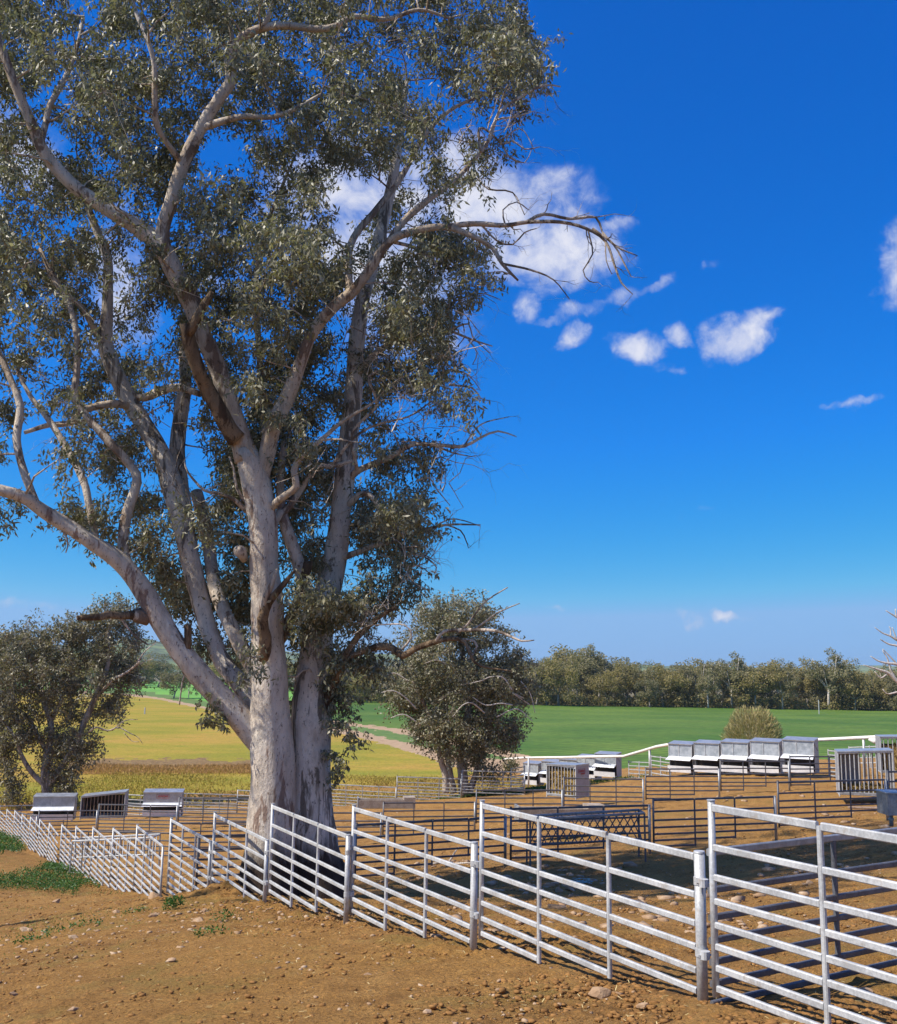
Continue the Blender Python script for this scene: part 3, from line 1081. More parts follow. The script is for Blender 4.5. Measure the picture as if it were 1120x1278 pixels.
def make_feeder(name, loc, rz, label, group, W=1.12, H=1.36, D=.95, word=None, tint='window_sheet'):
    """roofed grain feeder: sloping lid, window panel, flared flap, throat coloured as shade and pale trough. front faces -y"""
    r_ = root(name, loc, label, 'feeder', group)
    r_.rotation_euler = (0, 0, rz)
    w, d = W / 2, D / 2
    y0 = -d * .55                                  # plane of the window panel
    # roof lid, higher at the front edge's back
    mb = MB()
    sheet(mb, [(-w - .03, y0 - .06, H - .10), (w + .03, y0 - .06, H - .10), (w + .03, d, H), (-w - .03, d, H)], .03)
    mb.build('roof', 'sheet_metal', r_)
    mb = MB()
    zf = H * .50
    sheet(mb, [(-w, y0, zf), (w, y0, zf), (w, y0, H - .125), (-w, y0, H - .125)], .02)
    mb.build('window_panel', tint, r_)
    fr = MB()
    for x in (-w, -w * .12 if not word else -w, w):
        fr.bar((x, y0 - .012, zf), (x, y0 - .012, H - .13), .03, .02, up=(0, 1, 0))
    fr.bar((-w, y0 - .012, H - .14), (w, y0 - .012, H - .14), .02, .03)
    fr.bar((-w, y0 - .012, zf + .02), (w, y0 - .012, zf + .02), .02, .03)
    fr.build('panel_frame', 'galvanised_bright', r_)
    mb = MB()
    sheet(mb, [(-w - .04, -d - .16, zf - .12), (w + .04, -d - .16, zf - .12), (w, y0 - .015, zf + .02), (-w, y0 - .015, zf + .02)], .015)
    mb.build('flap', 'sheet_white', r_)
    for s in (-1, 1):
        mb = MB()
        x = s * (w - .006)
        pts = [(x, y0, H - .12), (x, d, H - .03), (x, d, 0), (x, y0 + .1, 0), (x, y0 + .05, zf)]
        n_ = len(pts)
        q = [(px_ + s * .014, py_, pz_) for px_, py_, pz_ in pts]
        mb.add(pts + q, [tuple(range(n_)), tuple(range(2 * n_ - 1, n_ - 1, -1))] + [(i_, n_ + i_, n_ + (i_ + 1) % n_, (i_ + 1) % n_) for i_ in range(n_)])
        sp = mb.build('side_panel', 'sheet_grey', r_)
        MB().bar((x + s * .028, y0 + .04, H - .2), (x + s * .028, d - .2, H - .52), .02, .035).build('brace', 'galvanised_mid', sp)
        MB().bar((x + s * .028, d - .05, .1), (x + s * .028, y0 + .2, .02), .02, .035).build('brace', 'galvanised_bright', sp)
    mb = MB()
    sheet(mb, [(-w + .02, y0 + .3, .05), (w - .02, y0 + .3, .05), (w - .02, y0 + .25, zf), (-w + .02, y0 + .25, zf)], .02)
    mb.build('throat_shade_sheet', 'recess_shade', r_)  # dark sheet standing for the shade under the flap
    mb = MB()
    sheet(mb, [(-w, -d + .05, .02), (w, -d + .05, .02), (w, -d + .02, .30), (-w, -d + .02, .30)], .02)
    sheet(mb, [(-w, -d + .05, .045), (w, -d + .05, .045), (w, y0 + .3, .045), (-w, y0 + .3, .045)], .02)
    mb.build('trough', 'sheet_white', r_)
    mb = MB()
    sheet(mb, [(w, d - .01, .02), (-w, d - .01, .02), (-w, d - .01, H - .04), (w, d - .01, H - .04)], .02)
    mb.build('back_panel', 'sheet_metal', r_)
    for x in (-w + .05, w - .05):
        MB().bar((x, -d + .1, .0), (x, d, .0), .06, .06).build('skid', 'galvanised_mid', r_)
    if word:
        lt = letters(word, W * .26, .12, (0, y0 - .04, H * .76), parent=r_)
        fm = MB()
        for s in (-1, 1):
            fm.bar((s * W * .16, y0 - .035, H * .68), (s * W * .16, y0 - .035, H * .84), .012, .01, up=(0, 1, 0))
            fm.bar((-W * .16, y0 - .035, H * (.76 + s * .08)), (W * .16, y0 - .035, H * (.76 + s * .08)), .01, .012)
        fm.build('logo_outline', 'red_print', r_)
    return r_


def make_shelter(loc, rz, label, W=1.8, D=1.1, H=1.45, hay=0.0, slats=11, slope=.14, word=None, back='bars'):
    """portable hay feeder: sheet ends, sloping sheet roof, barred long sides. front faces -y"""
    r_ = root('hay_feeder', loc, label, 'hay feeder', None)
    r_.rotation_euler = (0, 0, rz)
    w, d = W / 2, D / 2
    mb = MB()
    sheet(mb, [(-w - .03, -d - .04, H - slope), (w + .03, -d - .04, H), (w + .03, d + .04, H), (-w - .03, d + .04, H - slope)], .035)
    mb.build('roof', 'sheet_metal', r_)
    for s in (-1, 1):
        mb = MB()
        zt = H - .03 - (slope if s < 0 else 0)
        mb.box((s * w, 0, zt / 2 + .03), (.03, D, zt - .06))
        sp = mb.build('side_panel', 'sheet_grey', r_)
        fm = MB()
        for y in (-d, d):
            fm.bar((s * w, y, 0), (s * w, y, zt), .045, .045, up=(0, 1, 0))
        fm.bar((s * w, -d, .05), (s * w, d, .05), .045, .045)
        fm.bar((s * w, -d, zt - .02), (s * w, d, zt - .02), .045, .045)
        fm.build('frame', 'galvanised_bright', sp)
    for y in (-d, d):
        MB().bar((-w, y, .10), (w, y, .10), .05, .10).build('bottom_rail', 'galvanised_mid', r_)
        MB().bar((-w, y, H - .06 - slope), (w, y, H - .06), .045, .05).build('top_rail', 'galvanised_bright', r_)
    for side in (-1, 1):
        if side > 0 and back == 'sheet':
            MB().box((0, d, (H - slope) / 2), (W - .05, .02, H - slope - .1)).build('back_sheet', 'recess_shade', r_)  # back coloured dark as the shade inside the shelter
            if True:
                pass
        if side > 0 and back == 'half':
            MB().box((-W * .28, d - .05, (H - slope) / 2), (W * .42, .02, H - slope - .1)).build('back_sheet', 'sheet_grey', r_)
        for k_ in range(slats):
            x = -w + W * (k_ + .7) / (slats + .4)
            zt = H - .08 - slope * (1 - (x + w) / W)
            MB().bar((x, side * (d - .02), .12), (x, side * (d - .02), zt), .03, .03, up=(0, 1, 0)).build('bar', 'galvanised_bright' if back != 'sheet' else 'timber', r_)
    MB().box((0, 0, .10), (W - .06, D - .06, .03)).build('floor_tray', 'sheet_metal', r_)
    if hay > 0:
        n_ = 2600 if hay > .5 else 1500
        zc = rng.random(n_) * (H - slope - .2) * hay + .13
        xx = (rng.random(n_) - .5) * (W - .1)
        yy = (rng.random(n_) - .5) * (D - .12)
        th = rng.random(n_) * math.pi * 2
        l_ = .10 + .12 * rng.random(n_)
        dirs = np.stack([np.cos(th), np.sin(th), rng.normal(0, .5, n_)], -1)
        c = np.stack([xx, yy, zc], -1)
        side_ = np.cross(dirs, rng.normal(0, 1, (n_, 3)))
        side_ /= np.linalg.norm(side_, axis=1)[:, None]
        wv = side_ * .016
        V = np.stack([c - dirs * l_[:, None] * .5 - wv, c - dirs * l_[:, None] * .5 + wv, c + dirs * l_[:, None] * .5 + wv, c + dirs * l_[:, None] * .5 - wv], 1).reshape(-1, 3)
        V[:, 0] = np.clip(V[:, 0], -w + .03, w - .03)
        V[:, 1] = np.clip(V[:, 1], -d + .05, d - .05)
        o = link('hay', fast_mesh('hay', V, np.arange(n_ * 4).reshape(-1, 4), 'hay'), r_)
        tag(o, kind='stuff')
        if hay > .5:
            mb = MB().box((0, 0, (H - slope) * hay * .5), (W - .2, D - .26, (H - slope) * hay * .92))
            mb.build('hay_bale', 'hay', r_)
    if word:
        for s in (1,):
            o = letters(word, .42, .10, (s * (w + .028), -d * .12, H * .80), parent=r_)
            o.rotation_euler = (math.pi / 2, 0, math.pi / 2)
            o2 = letters('FEEDERS', .30, .06, (s * (w + .028), d * .05, H * .72), parent=r_)
            o2.rotation_euler = (math.pi / 2, 0, math.pi / 2)
            fm = MB()
            x = s * (w + .024)
            y1, y2, z1, z2 = -d * .12 - .26, -d * .12 + .26, H * .75, H * .86
            for (p_, q_) in (((x, y1, z1), (x, y2, z1)), ((x, y1, z2), (x, y2, z2)), ((x, y1, z1), (x, y1, z2)), ((x, y2, z1), (x, y2, z2))):
                fm.bar(p_, q_, .012, .012, up=(1, 0, 0))
            fm.build('logo_outline', 'red_print', r_)
    return r_


def gp(x, y):
    return np.array([x, y, float(ground_z(np.array([x]), np.array([y]))[0])])


# near row of five
rz = math.radians(-34)
near_x = [(837, 47.0), (869, 46.2), (903, 45.2), (940, 44.1), (981, 42.8)]
pos_w = ['leftmost', 'second from the left', 'middle', 'fourth from the left', 'rightmost and nearest']
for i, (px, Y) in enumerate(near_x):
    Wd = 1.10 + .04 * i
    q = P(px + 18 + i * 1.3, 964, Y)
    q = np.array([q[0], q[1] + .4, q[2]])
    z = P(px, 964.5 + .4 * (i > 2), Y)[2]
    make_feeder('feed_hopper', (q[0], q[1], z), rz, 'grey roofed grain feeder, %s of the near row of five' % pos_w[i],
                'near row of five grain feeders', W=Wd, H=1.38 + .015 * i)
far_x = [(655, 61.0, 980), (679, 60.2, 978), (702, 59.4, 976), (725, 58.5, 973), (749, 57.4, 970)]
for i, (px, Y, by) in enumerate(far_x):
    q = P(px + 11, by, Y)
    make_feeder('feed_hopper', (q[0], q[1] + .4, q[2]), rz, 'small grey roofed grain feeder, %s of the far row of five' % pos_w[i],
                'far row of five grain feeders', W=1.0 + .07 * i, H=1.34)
# the left three
q = P(67, 1023, 52)
make_feeder('feed_hopper', (q[0], q[1], q[2]), math.radians(9), 'wide grey feeder with plain panel and white ledge, leftmost of the left three', 'wide feeders in the left yard', W=1.95, H=1.25, D=.8, word=None, tint='sheet_metal').scale = (1, 1, 1)
q = P(203, 1018, 51)
make_feeder('feed_hopper', (q[0], q[1], q[2]), math.radians(7), 'wide grey feeder with small red lettering on its panel', 'wide feeders in the left yard', W=1.84, H=1.24, D=.8, word='ADVANTAGE', tint='sheet_metal')
q = P(129.5, 1021, 52)
make_shelter((q[0], q[1], q[2]), math.radians(10), 'open dark shelter feeder with slatted back standing between two wide feeders', W=2.08, D=1.1, H=1.34, slats=12, slope=.22, back='sheet')
# hay shelters on the right
q = P(710, 996, 41.5)
make_shelter((q[0], q[1] + .3, q[2]), math.radians(-38), 'hay filled barred feeder with grey end sheet and red logo', W=1.35, D=1.0, H=1.34, hay=.88, slats=9, slope=.04, word='ADVANTAGE')
q = P(1090, 996, 33.5)
make_shelter((q[0], q[1] + .6, q[2]), math.radians(-17), 'large open barred hay feeder with a little hay on its floor, right edge', W=1.66, D=1.1, H=1.54, hay=.16, slats=12, slope=.10, word='ADVANTAGE', back='half')
q = P(1132, 946, 40)
make_shelter((q[0], q[1], q[2] - .6), math.radians(-15), 'hay filled barred feeder cut by the right frame edge, behind the open one', W=2.0, D=1.2, H=1.5, hay=.8, slats=12, slope=.08)

# V-shaped hay racks with slanting bars
def make_rack(pa, pb, H, label, mat, spread=.24, n_=15, slant=.30, top_mat=None):
    base = np.array([(pa[0] + pb[0]) / 2, (pa[1] + pb[1]) / 2, min(pa[2], pb[2]) - H])
    r_ = root('hay_rack', base, label, 'hay rack', 'slanting bar hay racks')
    d = pb - pa
    L_ = np.linalg.norm(d)
    d = d / L_
    s = np.cross(d, [0, 0, 1.0])
    s /= np.linalg.norm(s)
    for sg in (-1, 1):
        A, B = pa + s * spread * sg, pb + s * spread * sg
        MB(base).bar(A, B, .04, .05).build('top_rail', top_mat or mat, r_)
        for k_ in range(n_):
            t0 = (k_ + .5) / n_
            p0 = lerp(A, B, t0)
            t1 = min(1, max(0, t0 - slant / L_ * sg))
            p1 = lerp(pa, pb, t1) + s * .06 * sg - np.array([0, 0, .58 * H])
            MB(base).bar(p0, p1, .022, .022, up=tuple(s)).build('bar', mat, r_)
        for E in (A, B):
            MB(base).bar(E, np.array([E[0], E[1], E[2] - H]) + s * .04 * sg, .035, .035, up=tuple(d)).build('leg', mat, r_)
    MB(base).bar(pa - np.array([0, 0, .58 * H]), pb - np.array([0, 0, .58 * H]), .05, .04).build('bottom_rail', mat, r_)
    for E in (pa, pb):
        MB(base).bar(E - s * spread, E + s * spread, .035, .035).build('end_rail', mat, r_)


pa, pb = P(660, 1021, 20.8), P(801, 1013, 20.9)
make_rack(pa, pb, .92, 'dark steel hay rack with crossing slanted bars behind the large pale panel', 'galvanised_shaded', top_mat='galvanised_mid')
pa, pb = P(97, 1048, 29.5), P(194.5, 1043.6, 29.2)
make_rack(pa, pb, .85, 'small white railed hay rack seen through the tightly packed left panels', 'galvanised_mid', n_=12, slant=.08, spread=.3, top_mat='galvanised_bright')

# water troughs
def make_trough(pa, pb, label, w=.5, h=.42):
    base = (pa + pb) / 2 - np.array([0, 0, h])
    r_ = root('water_trough', base, label, 'trough', 'concrete water troughs')
    d = (pb - pa)
    L_ = np.linalg.norm(d[:2])
    a_ = math.atan2(d[1], d[0])
    r_.rotation_euler = (0, 0, a_)
    mb = MB()
    for s in (-1, 1):
        mb.bar((-L_ / 2, s * w / 2, h * .5), (L_ * .30, s * w / 2 * .98, h * .5), .06, h)
    mb.box((0, 0, .05), (L_, w, .08))
    mb.build('trough_shell', 'concrete', r_)
    MB().box((-L_ / 2, 0, h * .6), (.05, w + .06, h * 1.2)).build('end_plate', 'galvanised_mid', r_)
    MB().box((L_ * .40, 0, h * .62), (L_ * .2, w + .05, h * 1.24)).build('float_box', 'concrete', r_)


make_trough(P(447, 998, 41), P(518, 996.5, 41.3), 'long concrete water trough just right of the gum trunk', h=.34)
make_trough(P(646, 1010, 29.2), P(752, 1006, 29.6), 'long concrete water trough directly behind the diamond barred hay rack', h=.36)
# small metal trough on a leg at the right edge
q = P(1112, 988, 20.5)
r = root('metal_trough', (q[0], q[1], q[2] - .62), 'small grey metal box trough on a pipe leg at the right frame edge', 'trough')
MB().box((.0, 0, .40), (.36, .5, .42)).build('box_shell', 'galvanised_mid', r)
MB().box((.0, 0, .62), (.42, .56, .02)).build('lid', 'galvanised_bright', r)
MB().box((.6, .05, .36), (.8, .4, .36)).build('tank', 'sheet_grey', r)
MB().tube([(-.02, 0, -.05), (-.02, 0, .2)], .04, 12).build('pipe_leg', 'galvanised_mid', r, True)
MB().tube([(-.02, 0, .07), (-.02, 0, .11)], .055, 12).build('leg_collar', 'galvanised_bright', r, True)
q = on_ground(1100, 1012)
r = root('timber_plank', q, 'weathered plank lying under the metal box trough at the right edge', 'plank')
MB().bar((-.9, .15, .06), (1.2, -.2, .10), .22, .05).build('board', 'timber', r)

# white feed pipe over the feeders with its posts
pts = [P(628, 948, 61), P(655, 946, 60.6), P(700, 945.5, 59.5), P(745, 944.5, 57.6), P(779, 944, 56), P(800, 938, 53), P(820, 932, 50.5), P(836, 929.2, 48.6),
       P(870, 928, 47.8), P(930, 926.2, 46.0), P(1000, 924.2, 44.3), P(1040, 922.6, 43.4), P(1085, 920.4, 42.2), P(1130, 918.6, 41.2), P(1180, 916.5, 40)]
r = root('feed_pipe', (pts[7][0], pts[7][1], pts[7][2] - 2), 'long off-white feed pipe running above both feeder rows', 'pipe')
base = np.array(r.location)
MB(base).tube(pts, .075, 10).build('pipe', 'white_pipe', r, True)
for (px, py, Y) in ((811, 935, 51.6), (1078, 921, 42.4), (660, 946, 60.4), (962, 926, 45.2)):
    tp = P(px, py, Y)
    g_ = gp(tp[0], tp[1])
    MB(base).tube([g_, tp], .055, 8).build('post', 'galvanised_bright', r, True)
q = P(1092, 925, 42)
MB(base).tube([P(1085, 923, 42), P(1092, 925, 41.8), P(1100, 924, 41.6)], [.05, .12, .06], 10).build('outlet', 'white_pipe', r, True)

# small posts in the paddock beyond
for i, (px, py, Y, h) in enumerate([(1022, 873, 250, 3.4), (182, 868, 190, 1.2)]):
    q = P(px, py, Y)
    g_ = gp(q[0], q[1])
    r = root('marker_post', g_, ['thin pale post standing in the green crop near the far trees', 'short grey post at the left field corner'][i], 'post')
    MB().tube([(0, 0, -.2), (0, 0, h)], .12, 6).build('post_tube', 'galvanised_bright', r)

# ------------------------------------------------------------------ trees
def unit(a):
    return a / (np.linalg.norm(a, axis=-1, keepdims=True) + 1e-9)


def leaf_verts(c, L_, W_, droop, r=rng):
    """hanging pointed leaves: c (n,3) attachment points"""
    n_ = len(c)
    d = unit(r.normal(0, 1, (n_, 3)) * np.array([1, 1, .8]) + np.array([0, 0, -droop]))
    s = unit(np.cross(d, r.normal(0, 1, (n_, 3))))
    ll = (L_ * (.65 + .7 * r.random(n_)))[:, None]
    ww = (W_ * (.7 + .6 * r.random(n_)))[:, None]
    nn = np.cross(d, s) * ll * .06
    return np.stack([c, c + d * ll * .42 + s * ww * .5 + nn, c + d * ll, c + d * ll * .42 - s * ww * .5 + nn], 1).reshape(-1, 3)


def prisms(a, b, ra, rb):
    """thin three sided twigs from a to b"""
    d = unit(b - a)
    s = unit(np.cross(d, np.array([.3, .5, .8])))
    u = np.cross(s, d)
    ring = [(math.cos(t_), math.sin(t_)) for t_ in (0, 2.094, 4.189)]
    V = np.stack([a + (s * cx + u * cy) * ra for cx, cy in ring] + [b + (s * cx + u * cy) * rb for cx, cy in ring], 1)
    n_ = len(a)
    f = np.array([(0, 1, 4, 3), (1, 2, 5, 4), (2, 0, 3, 5)])
    Q = (np.arange(n_)[:, None, None] * 6 + f[None]).reshape(-1, 4)
    return V.reshape(-1, 3), Q


def limb_mesh(pts, rads, n=14, seed=0, rough=.05):
    """smooth knobbly limb through pts"""
    pts = np.array(pts, float)
    rads = np.array(rads, float)
    # resample with Catmull-Rom
    out, rr = [], []
    P_ = np.vstack([2 * pts[0] - pts[1], pts, 2 * pts[-1] - pts[-2]])
    for i in range(len(pts) - 1):
        p0, p1, p2, p3 = P_[i:i + 4]
        seg = np.linalg.norm(p2 - p1)
        k_ = max(2, min(12, int(seg / max(.12, rads[i] * .8))))
        for j in range(k_):
            t_ = j / k_
            out.append(.5 * ((2 * p1) + (-p0 + p2) * t_ + (2 * p0 - 5 * p1 + 4 * p2 - p3) * t_ ** 2 + (-p0 + 3 * p1 - 3 * p2 + p3) * t_ ** 3))
            rr.append(rads[i] * (1 - t_) + rads[i + 1] * t_)
    out.append(pts[-1])
    rr.append(rads[-1])
    out, rr = np.array(out), np.array(rr)
    mb = MB()
    mb.tube(out, rr, n)
    V = np.array(mb.v)
    # knobbly skin
    m_ = len(out)
    V = V.reshape(m_, n, 3)
    ang = np.arange(n) / n * 6.28
    sv = np.cumsum(np.r_[0, np.linalg.norm(np.diff(out, axis=0), axis=1)])
    w = (vnoise(np.cos(ang)[None] * 1.4 + seed + sv[:, None] * .0, sv[:, None] * 1.6 + np.sin(ang)[None] * 1.4 + 7) - .5)
    w2 = (vnoise(np.cos(ang)[None] * 3 + seed * 3, sv[:, None] * 5 + np.sin(ang)[None] * 3) - .5)
    V = out[:, None] + (V - out[:, None]) * (1 + w * rough * 5 + w2 * rough * 2)[..., None]
    mb.v = [tuple(v) for v in V.reshape(-1, 3)]
    return mb, out, rr


class Tree:
    def __init__(self, name, base, label, cat, Y0, group=None):
        self.base = np.array(base, float)
        self.r = root(name, base, label, cat, group)
        self.Y0 = Y0
        self.np_, self.nr = [], []            # skeleton nodes for twigs to join
        self.lv = []
        self.major = []

    def px2m(self, Y):
        return Y / F

    def limb(self, name, pts, mat, n=14, nodes=True, seed=None, rough=.05, major=False):
        """pts: (px, py, radius px, distance offset)"""
        W_ = [P(p_[0], p_[1], self.Y0 + p_[3]) for p_ in pts]
        R_ = [p_[2] * (self.Y0 + p_[3]) / F for p_ in pts]
        mb, o, rr = limb_mesh(W_, R_, n, seed if seed is not None else random.random() * 50, rough)
        mb.v = [tuple(np.array(v) - self.base) for v in mb.v]
        ob = mb.build(name, mat, self.r, True)
        if nodes:
            self.np_ += list(o)
            self.nr += list(rr)
        if major:
            px, py = project(o[:, 0], o[:, 1], o[:, 2])
            self.major += list(zip(px, py, o[:, 1], rr * F / o[:, 1]))
        return ob

    def grow(self, targets, mat='twig_bark', name='branches', rmax=.05, nside=5, wob=.12):
        """join each target to the nearest part of the skeleton by a bending branch"""
        NP = np.array(self.np_)
        NR = np.array(self.nr)
        tg = np.array(targets)
        d0 = np.array([np.min(np.linalg.norm(NP - q, axis=1)) for q in tg])
        order = np.argsort(d0)
        mb = MB(self.base)
        cap = len(NP)
        buf = np.zeros((cap + len(tg) * 6, 3))
        rbuf = np.zeros(len(buf))
        buf[:cap], rbuf[:cap] = NP, NR
        for i in order:
            q = tg[i]
            df = q - buf[:cap]
            dist = np.linalg.norm(df, axis=1) + .7 * np.maximum(0, -df[:, 2]) + .25 * (rbuf[:cap] < .012)
            j = int(np.argmin(dist))
            s = buf[j]
            ln = np.linalg.norm(q - s)
            if ln < .08:
                continue
            r0 = min(rbuf[j] * .62, .007 + .013 * ln, rmax)
            k_ = max(3, min(6, int(ln / .35) + 2))
            mid = (s + q) / 2 + np.array([random.uniform(-1, 1), random.uniform(-1, 1), random.uniform(-.2, 1.2)]) * ln * .16
            pts, rs = [], []
            for m_ in range(k_ + 1):
                t_ = m_ / k_
                p_ = s * (1 - t_) ** 2 + mid * 2 * t_ * (1 - t_) + q * t_ ** 2
                if 0 < m_:
                    p_ = p_ + np.array([random.uniform(-1, 1) for _ in range(3)]) * ln * wob / k_
                pts.append(p_)
                rs.append(max(.0035, r0 * (1 - .75 * t_)))
            mb.tube(pts, rs, nside, caps=False)
            buf[cap:cap + k_] = pts[1:]
            rbuf[cap:cap + k_] = rs[1:]
            cap += k_
            if cap > len(buf) - 8:
                break
        o = mb.build(name, mat, self.r, True)
        tag(o, kind='stuff')
        return o

    def foliage(self, centers, nt, nl, tl, L_, W_, mat='gum_leaf', spread=.3, droop=.9, twigmat='twig_bark', name='foliage', trad=.0035):
        c = np.array(centers)
        m_ = len(c) * nt
        a = np.repeat(c, nt, 0) + rng.normal(0, spread * .35, (m_, 3))
        d = unit(rng.normal(0, 1, (m_, 3)) + np.array([0, 0, -.45]))
        b = a + d * (tl * (.5 + rng.random(m_)))[:, None]
        V, Q = prisms(np.repeat(c, nt, 0), b, trad, trad * .4)
        o = link('twigs', fast_mesh('twigs', V - self.base, Q, twigmat), self.r)
        tag(o, kind='stuff')
        t_ = rng.random((m_, nl, 1)) ** .7
        pos = a[:, None] * (1 - t_) + b[:, None] * t_ + rng.normal(0, spread * .22, (m_, nl, 3))
        pos = pos.reshape(-1, 3)
        LV = leaf_verts(pos, L_, W_, droop)
        tw = np.repeat(rng.random(len(c)), nt * nl)
        tint = np.clip(.25 * tw + .75 * rng.random(len(pos)) ** 1.3, 0, 1)
        o = link(name, fast_mesh(name, LV - self.base, np.arange(len(LV)).reshape(-1, 4), mat, False, tint), self.r)
        tag(o, kind='stuff')


def inpoly(x, y, poly):
    ins = False
    n_ = len(poly)
    for i in range(n_):
        x1, y1 = poly[i]
        x2, y2 = poly[(i + 1) % n_]
        if (y1 > y) != (y2 > y) and x < (x2 - x1) * (y - y1) / (y2 - y1) + x1:
            ins = not ins
    return ins


# ---- the big gum
TB = 16.8
gb = P(362, 1098, TB)
big = Tree('gum_tree', gb, 'huge twin trunked gum tree with pale smooth bark behind the front fence', 'tree', TB)
big.limb('trunk', [(336, 1128, 42, .0), (338, 1095, 37, 0), (339, 1060, 30.5, 0), (340, 1020, 28.5, 0), (341, 985, 27, 0), (339, 940, 26.5, 0), (336, 900, 25, 0), (336, 850, 22, -.05),
                   (335, 800, 20, -.1), (334, 750, 19.2, -.1), (330, 700, 18.5, -.15), (327, 650, 17.8, -.2), (321, 615, 18, -.25), (315, 588, 18, -.3), (305, 560, 15, -.35)], 'gum_bark', 28, major=True, rough=.035)
big.limb('trunk', [(394, 1130, 46, .35), (393, 1098, 38, .35), (391, 1060, 28.5, .35), (389, 1020, 26, .35), (388, 960, 25.5, .4), (389, 900, 24.5, .45), (391, 850, 23, .5), (394, 815, 21, .55),
                   (400, 780, 18.5, .6), (408, 745, 17, .7), (418, 700, 15.5, .8), (424, 650, 14, .9), (430, 600, 13, 1.0), (436, 540, 12, 1.1), (442, 480, 11, 1.2), (446, 420, 10, 1.3),
                   (454, 370, 9, 1.4), (468, 320, 8, 1.4), (482, 261, 7.5, 1.5), (493, 209, 6, 1.5), (500, 160, 4, 1.6), (508, 100, 2.5, 1.7)], 'rough_gum_bark', 26, major=True, rough=.04)
